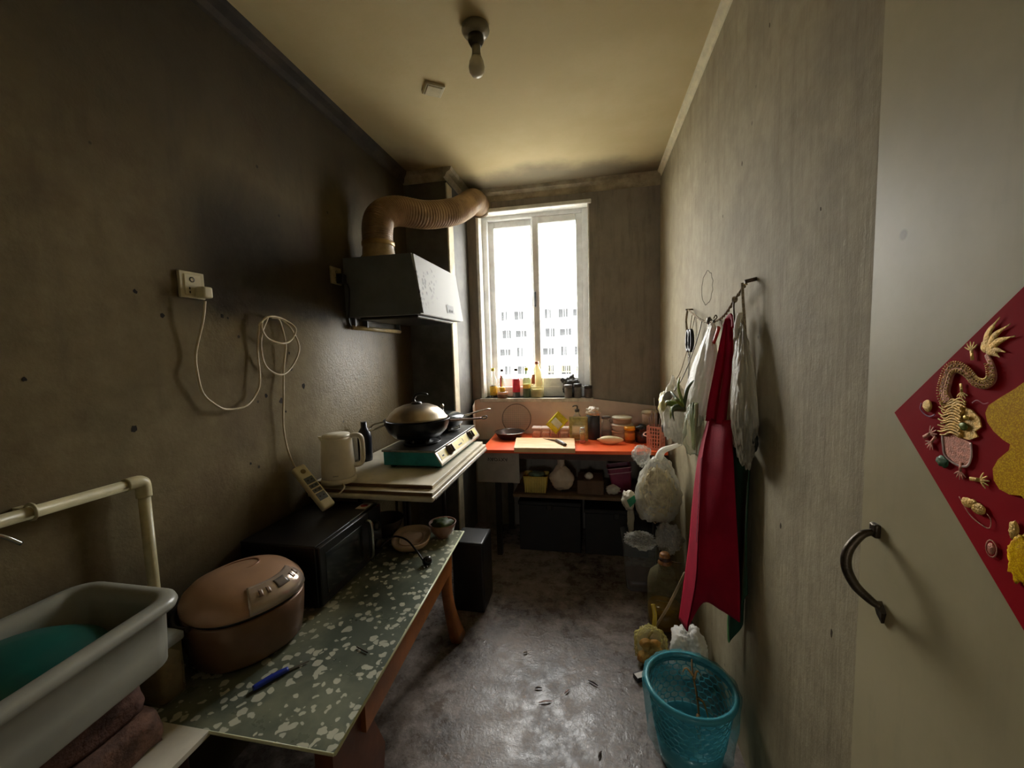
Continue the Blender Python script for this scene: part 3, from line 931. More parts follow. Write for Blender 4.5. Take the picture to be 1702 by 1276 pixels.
m_lid = M('brushed_steel_lid', rgb(176, 162, 142), 0.33, 0.9, var=0.25, scale=8)
lid = obj('lid', lathe([(.163, 1.1015), (.165, 1.105), (.157, 1.111), (.142, 1.134), (.114, 1.158), (.074, 1.174), (.032, 1.180), (0, 1.181), (0, 1.178), (.032, 1.177), (.072, 1.171), (.111, 1.155), (.139, 1.131), (.153, 1.109)], 48, c=wc), m_lid, wok); lid['label'] = 'domed brushed steel lid'
obj('knob_base', lathe([(0, 1.179), (.030, 1.178), (.028, 1.188), (.014, 1.193), (0, 1.193)], 24, c=wc), m_black, lid)
obj('hook_handle', tube([Vector(wc) + Vector(q) for q in ((-.010, 0, 1.186), (-.016, 0, 1.206), (-.004, .006, 1.226), (.02, .012, 1.234), (.048, .02, 1.230), (.056, .022, 1.224))], lambda t: .0095 - .003 * t, 10), m_black, lid)

pot = thing('frying_pan', 'lidded pan with long silver handle on the far burner', 'pan')
pc = (-.925, 2.385, 0)
obj('pan', lathe([(0, .996), (.105, .996), (.125, 1.01), (.138, 1.048), (.142, 1.05), (.136, 1.046), (.122, 1.012), (.10, 1.0), (0, 1.0)], 40, c=pc), m_iron2, pot)
obj('lid', lathe([(.139, 1.051), (.136, 1.056), (.10, 1.072), (.05, 1.082), (0, 1.084), (0, 1.081), (.05, 1.079), (.10, 1.069), (.134, 1.052)], 40, c=pc), M('smoked_lid', rgb(60, 64, 64), 0.2, 0.4), pot)
obj('knob', lathe([(0, 1.083), (.010, 1.083), (.009, 1.10), (.012, 1.105), (.012, 1.125), (.006, 1.132), (0, 1.132)], 16, c=pc), m_chrome, pot)
obj('long_handle', tube([(-.79, 2.41, 1.056), (-.755, 2.425, 1.062), (-.71, 2.45, 1.074), (-.66, 2.475, 1.084), (-.64, 2.485, 1.083)], lambda t: .0085, 10, flat=((0, 0, 1), 0.6)), m_chrome, pot)

# ================================================================== low bench
ben = thing('low_bench', 'low wooden bench table with pebble-patterned glass top', 'bench')
t = NT('pebble_pattern_glass')
x, y, z = t.xyz()
wob = t.n('ShaderNodeTexNoise'); wob.inputs['Scale'].default_value = 34; t.link(t.obj(), wob.inputs['Vector'])
vadd = t.n('ShaderNodeVectorMath', operation='MULTIPLY_ADD')
t.link(wob.outputs['Color'], vadd.inputs[0]); vadd.inputs[1].default_value = (0.03, 0.03, 0.03); t.link(t.obj(), vadd.inputs[2])
v1 = t.voro(38.0, vec=vadd.outputs[0])
cr = t.n('ShaderNodeSeparateColor'); t.link(v1.outputs['Color'], cr.inputs[0])
thr = t.math('MULTIPLY', cr.outputs[0], 0.66)
spot = t.smooth(t.math('SUBTRACT', thr, v1.outputs['Distance']), 0.02, 0.08)
cl = t.noise(3.0, 5, 0.6)
big = t.noise(4.5, 6, 0.6, dist=1.0)
base = t.mix(t.smooth(cl, 0.35, 0.65), rgb(84, 91, 78), rgb(136, 140, 118))
base = t.mix(t.math('MULTIPLY', t.smooth(big, 0.55, 0.7), 0.35), base, rgb(140, 142, 116))
t.color(t.mix(t.math('MULTIPLY', spot, t.math('ADD', 0.3, t.math('MULTIPLY', cl, 0.9)), True), base, rgb(214, 213, 190)))
t.rough(t.math('ADD', 0.16, t.math('MULTIPLY', t.noise(8, 5, .7), 0.3)))
t.bump(t.noise(9, 4, .6), .12, .006)
top = obj('glass_top', prism([(-1.275, .750, .542), (-.588, .752, .542), (-.648, 1.892, .542), (-1.275, 1.892, .542)], (0, 0, .008)), t.m, ben)
m_gedge = M('glass_green_edge', rgb(232, 236, 200), 0.15, var=0.15)
bm = new_bm()
add_tube(bm, [(-1.275, .7495, .5465), (-.588, .7515, .5465)], .0042, 6, smooth_path=False)
add_tube(bm, [(-.587, .752, .5465), (-.647, 1.892, .5465)], .0042, 6, smooth_path=False)
obj('polished_edge', bm, m_gedge, top)
m_wood = M('orange_brown_wood', rgb(170, 104, 46), 0.45, var=0.35, scale=7, bump=0.15)
m_wood2 = M('dark_brown_wood', rgb(112, 62, 32), 0.5, var=0.35, scale=7, bump=0.15)
obj('side_rail', prism([(-.622, .93, .5415), (-.622, .93, .415), (-.668, 1.76, .415), (-.668, 1.76, .5415)], (-.022, 0, 0)), m_wood, ben)
obj('side_rail', box((-1.25, .86, .43), (-1.23, 1.80, .5415)), m_wood2, ben)
obj('end_rail', box((-1.23, .86, .44), (-.70, .88, .5415)), m_wood2, ben)
obj('end_rail', box((-1.23, 1.78, .44), (-.70, 1.80, .5415)), m_wood2, ben)
def leg(xc, yc, sx, sy):
    def f(u, v):
        z_ = .5415 * (1 - v)
        fl = .05 * max(0, v - .45) ** 1.6 * 3.0
        w = .045 - .012 * math.sin(v * PI) + .012 * max(0, v - .7)
        a_ = 2 * PI * u
        return (xc + sx * fl + w * .62 * math.copysign(abs(math.cos(a_)) ** .5, math.cos(a_)), yc + sy * fl + w * math.copysign(abs(math.sin(a_)) ** .5, math.sin(a_)), z_)
    bm = sheet(f, 16, 12)
    bmesh.ops.remove_doubles(bm, verts=bm.verts[:], dist=1e-5)
    bmesh.ops.holes_fill(bm, edges=bm.edges[:])
    return bm
for xc, yc, sx, sy in ((-.715, 1.80, .5, 1), (-1.20, 1.80, 0, 1), (-1.20, .86, 0, 0)):
    obj('leg', leg(xc, yc, sx, sy), m_wood if xc > -1 else m_wood2, ben)
obj('leg', prism([(-.640, .80, 0), (-.640, 1.00, 0), (-.640, 1.05, .26), (-.636, .93, .5415), (-.630, .80, .5415)], (-.05, 0, 0)), m_wood2, ben)

# microwave
mw = thing('microwave', 'black microwave oven on the bench under the stove table', 'microwave')
m_mwb = M('black_microwave_enamel', rgb(20, 20, 22), 0.28, var=0.3)
obj('body', box((-1.272, 1.205, .560), (-.962, 1.625, .786), 0.004, 2), m_mwb, mw)
dr = obj('door', box((-.962, 1.205, .566), (-.945, 1.520, .782), 0.004, 2), m_mwb, mw)
obj('door_window', box((-.9455, 1.235, .60), (-.9435, 1.470, .75), 0.001, 1), M('dark_oven_glass', rgb(40, 44, 44), 0.12, var=0.2), dr)
obj('door_handle', tube([(-.944, 1.495, .755), (-.918, 1.495, .750), (-.914, 1.495, .68), (-.918, 1.495, .605), (-.944, 1.495, .600)], .0065, 10), m_chrome, dr)
cpn = obj('control_panel', box((-.962, 1.523, .566), (-.945, 1.624, .782), 0.003, 2), M('panel_black', rgb(26, 26, 28), 0.3), mw)
bm = lathe([(0, 0), (.021, 0), (.019, .014), (0, .014)], 24)
obj('dial', xf(bm, (-.945, 1.575, .62), (0, PI/2, 0)), m_black, cpn)
obj('dial', xf(lathe([(0, 0), (.021, 0), (.019, .014), (0, .014)], 24), (-.945, 1.575, .70), (0, PI/2, 0)), m_black, cpn)
stk = obj('energy_sticker', prism([(-1.02, 1.545, .7862), (-.972, 1.545, .7862), (-.972, 1.615, .7862), (-1.02, 1.615, .7862)], (0, 0, .0006)), M('white_sticker', rgb(226, 216, 216), 0.4, var=0.05), mw)
obj('sticker_mark', lathe([(0, .787), (.016, .787), (.016, .7874), (0, .7874)], 20, c=(-.998, 1.582, 0)), M('sticker_red', rgb(168, 40, 60), 0.4), stk)
obj('trim_line', box((-.964, 1.42, .785), (-.960, 1.62, .7885)), m_chrome, mw)
for xx in (-1.24, -.99):
    for yy in (1.23, 1.60):
        obj('foot', lathe([(0, .5502), (.014, .5502), (.014, .562), (0, .562)], 12, c=(xx, yy, 0)), m_black, mw)

# rice cooker
rc = thing('rice_cooker', 'rose-beige rice cooker with domed lid at the near end of the bench', 'rice cooker')
m_rc = M('rose_beige_plastic', rgb(176, 138, 108), 0.36, 0.1, var=0.12, scale=4)
m_rcd = M('cooker_body_brown', rgb(120, 92, 70), 0.35, 0.3, var=0.2, scale=4)
cc = (-1.090, 1.035, 0)
def sq(a, z):                                    # squarish-round plan, fuller towards the control panel
    return 1.0 + 0.05 * math.cos(2 * (a - 0.35)) ** 2 - 0.02
obj('body', lathe([(0, .560), (.142, .560), (.152, .570), (.158, .61), (.163, .66), (.165, .700), (.160, .704), (0, .704)], 56, c=cc, wob=sq), m_rcd, rc)
obj('base', lathe([(0, .5502), (.130, .5502), (.140, .560), (0, .560)], 48, c=cc, wob=sq), m_black, rc)
obj('seal_gap', lathe([(.155, .704), (.158, .704), (.158, .712), (.155, .712)], 56, c=cc, wob=sq), m_black, rc)
lid_ = obj('lid', lathe([(0, .712), (.160, .712), (.166, .716), (.165, .728), (.158, .744), (.138, .764), (.105, .780), (.06, .790), (0, .793)], 56, c=cc, wob=sq), m_rc, rc)
def lid_z(r):
    P_ = [(.166, .716), (.165, .728), (.158, .744), (.138, .764), (.105, .780), (.06, .790)]
    for (r0, z0), (r1, z1) in zip(P_, P_[1:]):
        if r >= r1:
            return z0 + (z1 - z0) * min(1, max(0, (r0 - r) / (r0 - r1)))
    return .79
# control panel: a glossy crescent on the lid's front slope
def pan(u, v):
    a_ = -0.72 + u * 1.25
    r = .1670 - v * .055
    z_ = lid_z(r)
    return (cc[0] + (r + .002) * math.cos(a_) * sq(a_, 0), cc[1] + (r + .002) * math.sin(a_) * sq(a_, 0), z_ + .003)
cpan = obj('control_panel', sheet(pan, 24, 8, 0.003), M('silver_brown_panel', rgb(196, 176, 158), 0.16, 0.5, var=0.1), rc)
cpan['label'] = 'glossy silver-brown control panel'
def scr(u, v):
    p_ = pan(0.45 + u * 0.22, 0.30 + v * 0.45)
    return (p_[0], p_[1], p_[2] + .0018)
obj('display', sheet(scr, 6, 4, 0.001), M('display_grey', rgb(120, 112, 104), 0.12), cpan)
for uu in (.16, .28, .76, .88):
    obj('button', sheet(lambda u, v, uu=uu: (lambda p_: (p_[0], p_[1], p_[2] + .0018))(pan(uu + u * .06, .3 + v * .3)), 3, 3, 0.001), M('button_brown', rgb(150, 124, 104), 0.3), cpan)
hand = [(-.055, -.005), (-.03, .03), (.03, .034), (.052, .006), (.03, -.03), (-.028, -.032)]
ca, sa = math.cos(.5), math.sin(.5)
hl = [(cc[0] - .03 + ca * p_[0] - sa * p_[1], cc[1] + .02 + sa * p_[0] + ca * p_[1], .7905 - 1.2 * ((p_[0] - .03) ** 2 + p_[1] ** 2)) for p_ in hand]
obj('grip_outline', tube(hl, .0035, 8, closed=True, n=6), M('grip_bronze', rgb(150, 106, 78), 0.3, 0.2), lid_)
obj('carry_handle', tube([(cc[0] - .02, cc[1] - .168, .706), (cc[0] - .075, cc[1] - .160, .700), (cc[0] - .135, cc[1] - .115, .700), (cc[0] - .165, cc[1] - .06, .706)], .008, 10), M('handle_dark', rgb(52, 42, 34), 0.4), rc)
obj('rating_label', xf(box((-.012, -.001, -.025), (.012, .001, .025)), (cc[0] - .045, cc[1] - .156, .645), (0, 0, -.28)), M('label_grey', rgb(70, 66, 60), 0.5), rc)

# things at the far end of the bench
tray = thing('lidded_dish', 'beige oval dish with rounded rim at the far end of the bench', 'dish')
tc = Vector((-.855, 1.735, 0))
def ov(a, z):
    return 1.0 / (abs(math.cos(a)) ** 2.6 + abs(math.sin(a)) ** 2.6) ** (1 / 2.6)
m_bei = M('beige_ceramic', rgb(206, 178, 148), 0.32, var=0.15)
bm = lathe([(0, .5502), (.085, .5502), (.105, .565), (.112, .585), (.108, .588), (.098, .575), (.09, .572), (0, .572)], 48, wob=ov, sx=.8, sy=1.08)
obj('dish', xf(bm, tc, (0, 0, .30)), m_bei, tray)
bm = lathe([(.072, .572), (.070, .5765), (.066, .572)], 40, wob=ov, sx=.8, sy=1.08)
obj('inner_ridge', xf(bm, tc, (0, 0, .30)), m_bei, tray)
pc_ = thing('power_cord', 'loose black power cord with plug lying on the bench end', 'cord')
obj('cord', tube([(-.940, 1.60, .590), (-.925, 1.64, .605), (-.90, 1.665, .612), (-.835, 1.645, .608), (-.77, 1.595, .592), (-.722, 1.556, .572), (-.708, 1.542, .566)], .0042, 8), m_black, pc_)
bm = lathe([(0, 0), (.012, 0), (.018, .012), (.019, .026), (.016, .032), (0, .032)], 18)
plg = obj('plug', xf(bm, (-.712, 1.545, .569), (PI/2 + .15, 0, -.6 + PI)), M('black_plug_rubber', rgb(20, 20, 20), 0.22), pc_)
bm = new_bm()
for k in (-.007, .007):
    add_tube(bm, [Vector((-.694 + k * .8, 1.519 + k * .55, .566)), Vector((-.684 + k * .8, 1.505 + k * .55, .563))], .0022, 6, smooth_path=False)
obj('pin', bm, m_chrome, plg)
bw = thing('serving_bowl', 'pink-rimmed bowl of green leaves behind the beige dish', 'bowl')
obj('bowl', lathe([(0, .5502), (.028, .5502), (.032, .556), (.055, .585), (.066, .622), (.0665, .626), (.063, .624), (.052, .588), (.03, .562), (0, .558)], 36, c=(-.728, 1.815, 0)), M('pink_bowl_glaze', rgb(150, 112, 96), 0.3, var=0.2), bw)
obj('leaves', blob((-.728, 1.815, .615), (.05, .05, .026), 3, .35, 7, 4, crease=.25), M('dark_greens', rgb(66, 82, 36), 0.6, var=0.5), bw)
bw2 = thing('serving_bowl', 'dark glazed bowl between microwave and beige dish', 'bowl')
obj('bowl', lathe([(0, .5502), (.035, .5502), (.04, .557), (.07, .59), (.088, .635), (.089, .640), (.085, .638), (.066, .594), (.036, .563), (0, .558)], 36, c=(-1.02, 1.795, 0)), M('dark_bowl_glaze', rgb(66, 62, 62), 0.25, var=0.2), bw2)
obj('foot_ring', lathe([(.030, .5501), (.036, .5501), (.036, .553), (.030, .553)], 30, c=(-1.02, 1.795, 0)), M('dark_bowl_glaze', rgb(66, 62, 62), 0.25), bw2)
knf = thing('paring_knife', 'small knife with blue handle lying before the rice cooker', 'knife')
obj('handle', tube([(-.915, .868, .558), (-.895, .905, .559), (-.870, .945, .558)], lambda t: .0085 + .002 * math.sin(t * PI), 10, flat=((0, 0, 1), 0.7)), M('blue_plastic', rgb(28, 52, 150), 0.35), knf)
obj('blade', prism([(-.874, .946, .5535), (-.866, .940, .5535), (-.832, .985, .5535), (-.838, .985, .5535)], (0, 0, .0012)), M('dull_blade', rgb(110, 104, 92), 0.35, 0.8), knf)
one('twig', tube([(-.725, 1.062, .5535), (-.70, 1.052, .554), (-.678, 1.045, .5535)], .002, 6), M('dry_twig', rgb(60, 48, 32), 0.8), 'tiny dark twig lying on the pebble-patterned bench top', 'twig')

one('storage_crate', box((-.78, 2.06, 0.0), (-.60, 2.26, .40), 0.012, 2), M('near_black_plastic', rgb(30, 29, 28), 0.4), 'black plastic crate on the floor beyond the bench', 'crate')

# ================================================================== sink corner
stand = thing('sink_stand', 'dark wooden stand carrying the white board and sink', 'stand')
m_dk = M('dark_stand_wood', rgb(44, 34, 26), 0.7, var=0.4)
obj('shelf_top', box((-1.28, .10, .50), (-.99, .73, .538)), m_dk, stand)
for xx in (-1.26, -1.03):
    for yy in (.13, .68):
        obj('leg', box((xx - .02, yy - .02, 0), (xx + .02, yy + .02, .50)), m_dk, stand)
one('white_board', prism([(-1.282, .08, .5385), (-.928, .08, .5385), (-.927, .750, .5385), (-1.282, .748, .5385)], (0, 0, .013)), M('white_melamine', rgb(226, 220, 202), 0.4, var=0.08, scale=20), 'white board jutting out beneath the bricks and sink', 'board')
m_brick = M('crumbling_brown_brick', rgb(112, 80, 64), 0.9, var=0.55, scale=18, bump=0.9, bscale=50)
m_brick2 = M('dark_brown_brick', rgb(92, 62, 50), 0.9, var=0.55, scale=18, bump=0.9, bscale=50)
def brick(x0, x1, y0, y1, z0, z1, seed):
    bm = new_bm()
    bmesh.ops.create_cube(bm, size=1.0)
    bmesh.ops.subdivide_edges(bm, edges=bm.edges[:], cuts=7, use_grid_fill=True)
    for v in bm.verts:
        p = v.co * 2
        e = sorted((abs(p.x), abs(p.y), abs(p.z)))[1]
        k = 1 - 0.09 * max(0, e - .7) / .3
        q = Vector(((p.x * k + 1) / 2 * (x1 - x0) + x0, (p.y * k + 1) / 2 * (y1 - y0) + y0, (p.z * k + 1) / 2 * (z1 - z0) + z0))
        nz = mnoise.noise_vector(q * 28 + Vector((seed, 0, 0)))
        nz2 = mnoise.noise_vector(q * 75 + Vector((seed, 5, 0)))
        q += Vector((nz.x * .009 + nz2.x * .003, nz.y * .009 + nz2.y * .003, nz.z * .003 + nz2.z * .002))
        q.z = min(max(q.z, z0), z1)
        v.co = q
    for f in bm.faces:
        f.smooth = True
    return bm
GB = 'bricks propping up the sink'
one('brick', brick(-1.13, -1.005, .49, .715, .552, .640, 1), m_brick, 'crumbling brown brick on the white board, lower one at the sink corner', 'brick', GB)
one('brick', brick(-1.15, -1.03, .47, .700, .6405, .738, 2), m_brick2, 'dark brown brick wedged directly beneath the sink corner', 'brick', GB)
one('brick', brick(-1.13, -1.01, .22, .470, .552, .640, 3), m_brick, 'brown brick on the white board near the lower left picture edge', 'brick', GB)
one('brick', brick(-1.15, -1.03, .20, .455, .6405, .738, 4), m_brick2, 'dark upper brick under the sink near the lower left edge', 'brick', GB)

sink = thing('sink_basin', 'grey rectangular sink basin with thick rolled rim on bricks', 'sink')
m_sink = M('grey_ceramic', rgb(154, 153, 140), 0.3, var=0.12, scale=5)
def rr_loop(x0, x1, y0, y1, r, z, n=6, skew=0.0):
    pts = []
    for cx_, cy_, a0 in ((x1 - r, y1 - r, 0), (x0 + r, y1 - r, PI/2), (x0 + r, y0 + r, PI), (x1 - r, y0 + r, 1.5 * PI)):
        for k in range(n + 1):
            a_ = a0 + PI/2 * k / n
            xx = cx_ + r * math.cos(a_); yy = cy_ + r * math.sin(a_)
            f = (xx - x0) / (x1 - x0)
            pts.append(Vector((xx + skew * f * (y1 - yy), yy, z)))
    return pts
def loft(loops, cap0=True, cap1=True):
    bm = new_bm()
    L = [[bm.verts.new(p) for p in lp] for lp in loops]
    for a_, b_ in zip(L, L[1:]):
        n = len(a_)
        for i in range(n):
            bm.faces.new((a_[i], a_[(i + 1) % n], b_[(i + 1) % n], b_[i])).smooth = True
    if cap0: bm.faces.new(L[0][::-1])
    if cap1: bm.faces.new(L[-1])
    return bm
sx0, sx1, sy0, sy1 = -1.286, -.968, .12, .768
lo_ = []
for ins, z_, r_ in ((.030, .740, .045), (.022, .748, .05), (.020, .80, .05), (.018, .868, .05), (.004, .876, .05), (.0, .886, .055), (.003, .897, .055), (.012, .902, .05), (.026, .902, .045), (.036, .896, .04), (.042, .87, .04), (.050, .78, .04), (.065, .762, .04)):
    lo_.append(rr_loop(sx0 + ins, sx1 - ins, sy0 + ins, sy1 - ins, r_, z_, skew=.10))
obj('basin', loft(lo_), m_sink, sink)
obj('drain', lathe([(0, .7625), (.026, .7625), (.028, .766), (.02, .7645), (0, .764)], 24, c=(-1.13, .30, 0)), m_chrome, sink)

tb = one('teal_basin', xf(lathe([(0, .052), (.05, .050), (.10, .040), (.135, .018), (.142, 0), (.138, 0), (.131, .016), (.097, .036), (.05, .046), (0, .048)], 44, sx=1.0, sy=.86), (-1.155, .565, .822), (0.10, 0.05, .5)), M('teal_plastic', rgb(14, 88, 78), 0.42, var=0.12), 'upturned teal plastic bowl lying in the grey sink', 'bowl')
one('dinner_plate', xf(lathe([(0, 0), (.06, 0), (.075, .006), (.105, .016), (.107, .019), (.10, .018), (.072, .009), (.058, .004), (0, .004)], 44), (-1.075, .455, .800), (0.10, -0.16, 0)), M('grey_white_china', rgb(186, 184, 172), 0.25, var=0.08), 'grey white plate in the sink below the teal bowl', 'plate')

tub = thing('plastic_tub', 'clear plastic tub of brown grain behind the sink corner', 'tub')
bm = loft([rr_loop(-1.205, -1.105, .782, .852, .018, z_) for z_ in (.5502, .56, .70)])
obj('body', bm, CLEAR('tub_plastic', (.92, .92, .86, 1), .35, .2, body=rgb(170, 160, 130)), tub)
obj('contents', loft([rr_loop(-1.201, -1.109, .786, .848, .016, z_) for z_ in (.553, .66)]), M('brown_grain', rgb(142, 112, 66), 0.8, var=0.35, scale=40, bump=0.4), tub)
obj('lid', loft([rr_loop(-1.210, -1.100, .777, .857, .020, .700), rr_loop(-1.210, -1.100, .777, .857, .020, .712), rr_loop(-1.200, -1.110, .787, .847, .020, .722)]), CLEAR('tub_lid_plastic', (.9, .94, .96, 1), .55, .22, body=rgb(196, 204, 206)), tub)

pipe = thing('water_pipe', 'cream plastic water pipe running along the wall and down behind the sink', 'pipe')
m_pvcp = M('cream_pipe_plastic', rgb(198, 188, 148), 0.38, var=0.25, scale=12)
px_ = XL + .042
obj('pipe_run', tube([(px_, .02, 1.128), (px_, .868, 1.118)], .0145, 16, smooth_path=False), m_pvcp, pipe)
obj('pipe_drop', tube([(px_, .892, 1.095), (px_, .892, .56)], .0145, 16, smooth_path=False), m_pvcp, pipe)
obj('elbow', tube([(px_, .848, 1.1185), (px_, .876, 1.118), (px_, .889, 1.112), (px_, .892, 1.098), (px_, .892, 1.072)], .0185, 16, n=5), m_pvcp, pipe)
bm = new_bm()
for yy in (.30, .66):
    add_tube(bm, [(px_ + .018 * math.cos(k * PI / 6), yy, 1.122 + .018 * math.sin(k * PI / 6)) for k in range(12)], .004, 6, closed=True, smooth_path=False)
    add_box(bm, (XL + .001, yy - .008, 1.112), (XL + .03, yy + .008, 1.132))
obj('pipe_clip', bm, m_pvcp, pipe)
tap = thing('tap', 'chrome tap with thin lever below the cream pipe', 'tap')
obj('body', tube([(XL + .004, .535, 1.08), (XL + .07, .535, 1.08)], .014, 14, smooth_path=False), m_chrome, tap)
obj('spout', tube([(XL + .06, .535, 1.08), (XL + .10, .53, 1.085), (XL + .14, .52, 1.06), (XL + .145, .515, 1.02)], .009, 12), m_chrome, tap)
obj('lever', tube([(XL + .05, .535, 1.092), (XL + .065, .552, 1.115), (XL + .085, .585, 1.104), (XL + .094, .612, 1.074)], .0042, 8), m_chrome, tap)

# ================================================================== orange table under the window
ot = thing('orange_table', 'narrow table with bright orange top below the window', 'table')
m_or = NT('orange_table_paint')
_n = m_or.noise(6.0, 6, 0.7)
m_or.color(m_or.mix(m_or.smooth(_n, 0.3, 0.75), rgb(240, 86, 34), rgb(248, 118, 66))); m_or.rough(0.34)
m_or = m_or.m
TZ = .78
obj('tabletop', prism([(-.752, 2.632, TZ - .022), (.470, 2.672, TZ - .022), (.478, 3.185, TZ - .022), (-.78, 3.185, TZ - .022)], (0, 0, .022)), m_or, ot)
m_dm = M('dark_table_metal', rgb(46, 40, 34), 0.5, 0.3)
obj('apron_rail', box((-.70, 2.70, .705), (.44, 2.72, .757)), M('brown_rail', rgb(84, 54, 44), 0.6), ot)
for xx in (-.66, .42):
    for yy in (2.72, 3.14):
        obj('leg', box((xx - .018, yy - .018, 0), (xx + .018, yy + .018, .757)), m_dm, ot)
shf = obj('lower_shelf', box((-.56, 2.74, .418), (.40, 3.15, .438)), M('brown_shelf_board', rgb(104, 82, 58), 0.7, var=0.35), ot)
# white card hung under the table with upside-down lettering
card = thing('white_card', 'pale card with upside-down lettering hanging under the orange table', 'card')
obj('sheet', box((-.80, 2.690, .535), (-.50, 2.694, .745)), M('pale_card', rgb(176, 168, 156), 0.7, var=0.12), card)
bm = text_mesh('AXYOAV', .036, .0005, shear=-.25)
xf(bm, (-.655, 2.6896, .700), (PI/2, PI, 0))
obj('lettering', bm, M('print_black', rgb(30, 30, 30), 0.6), card)

bs = thing('splash_panel', 'pinkish beige panel standing behind the orange table', 'panel')
m_bs = M('pinkish_beige_panel', rgb(228, 206, 188), 0.5, var=0.14, scale=4)
pts = [(-.955, TZ - .06), (-.955, 1.045), (-.93, 1.058), (-.02, 1.060), (.10, 1.046), (.48, .998), (.48, TZ - .06)]
obj('sheet', prism([(x_, 3.205, z_) for x_, z_ in pts], (0, .006, 0)), m_bs, bs)
obj('curled_edge', sheet(lambda u, v: (-.955 + .02 * math.sin(u * 1.4), 3.205 - .13 * u, TZ - .06 + (.33 - .03 * u) * v), 6, 8, .003), m_bs, bs)

m_cut = NT('bamboo_board')
_x, _y, _z = m_cut.xyz()
_g = m_cut.noise(10, 4, .6, vec=m_cut.scaled(m_cut.obj(), (0.6, 9, 1)))
m_cut.color(m_cut.mix(m_cut.smooth(_g, .3, .7), rgb(206, 158, 100), rgb(232, 194, 142))); m_cut.rough(.5); m_cut = m_cut.m
one('cutting_board', prism([(-.553, 2.893, TZ), (-.130, 2.905, TZ), (-.112, 2.596, TZ), (-.512, 2.585, TZ)], (0, 0, .030)), m_cut, 'bamboo cutting board at the front edge of the orange table', 'cutting board')
kn = thing('kitchen_knife', 'kitchen knife with white-faced handle lying on the cutting board', 'knife')
obj('blade', prism([(-.352, 2.872, .8105), (-.272, 2.790, .8105), (-.240, 2.775, .8105), (-.225, 2.795, .8105), (-.262, 2.835, .8105)], (0, 0, .0016)), M('dark_blade_steel', rgb(70, 66, 62), 0.25, 0.9), kn)
obj('handle', tube([(-.250, 2.785, .820), (-.215, 2.722, .822), (-.178, 2.655, .820)], lambda t: .011 + .002 * math.sin(t * PI), 10, flat=((0, 0, 1), .8)), M('brown_handle', rgb(60, 40, 30), 0.4), kn)
obj('handle_face', tube([(-.236, 2.765, .8285), (-.215, 2.725, .8305), (-.195, 2.690, .829)], .006, 8, flat=((0, 0, 1), .5)), M('white_handle_face', rgb(230, 222, 206), 0.35), kn)

sp_ = thing('small_pan', 'small dark skillet at the left end of the orange table', 'pan')
obj('pan', lathe([(0, TZ + .0005), (.075, TZ + .0005), (.090, TZ + .012), (.113, TZ + .048), (.118, TZ + .051), (.112, TZ + .047), (.087, TZ + .015), (.072, TZ + .006), (0, TZ + .006)], 44, c=(-.625, 3.01, 0)), M('brown_black_iron', rgb(84, 66, 60), 0.3, 0.5, var=0.3), sp_)
obj('rim', lathe([(.116, TZ + .050), (.119, TZ + .052), (.117, TZ + .054), (.1145, TZ + .052)], 44, c=(-.625, 3.01, 0)), m_chrome, sp_)

hoop = thing('round_strainer', 'round wire-rimmed strainer leaning on the panel behind the skillet', 'strainer')
bm = lathe([(.117, -.004), (.121, 0), (.117, .004), (.113, 0)], 48)
obj('rim', xf(bm, (-.60, 3.165, .905), (PI/2 - .12, 0, 0)), M('grey_wire', rgb(150, 132, 118), 0.4, 0.4), hoop)
bm = new_bm()
for k in range(-7, 8):
    w_ = math.sqrt(max(0, .116 ** 2 - (k * .0155) ** 2))
    add_tube(bm, [(k * .0155, -w_, 0), (k * .0155, w_, 0)], .0008, 4, smooth_path=False)
    add_tube(bm, [(-w_, k * .0155, .001), (w_, k * .0155, .001)], .0008, 4, smooth_path=False)
obj('wire_mesh', xf(bm, (-.60, 3.165, .905), (PI/2 - .12, 0, 0)), M('grey_wire', rgb(150, 132, 118), 0.4, 0.4), hoop)

# spice box
sb_ = thing('spice_box', 'clear pinkish spice box with three lidded compartments', 'spice box')
m_clr = CLEAR('clear_pink_plastic', (1, .95, .92, 1), .30, .15, body=rgb(226, 178, 160))
obj('tray', box((-.452, 2.955, TZ), (-.168, 3.045, TZ + .012), .003, 1), m_clr, sb_)
for k in range(4):
    x0 = -.446 + k * .069
    bx_ = obj('compartment', box((x0, 2.962, TZ + .012), (x0 + .064, 3.038, TZ + .082), .005, 1), m_clr, sb_)
    obj('spice', box((x0 + .006, 2.968, TZ + .014), (x0 + .058, 3.032, TZ + .05)), M('spice_fill_%d' % (k % 2), (rgb(206, 150, 124), rgb(222, 190, 168))[k % 2], 0.9, var=.3, scale=60), bx_)
    obj('lid', box((x0 - .002, 2.960, TZ + .082), (x0 + .066, 3.042, TZ + .092), .003, 1), CLEAR('clear_white_lid', (1, 1, 1, 1), .5, .2, body=rgb(232, 212, 200)), bx_)

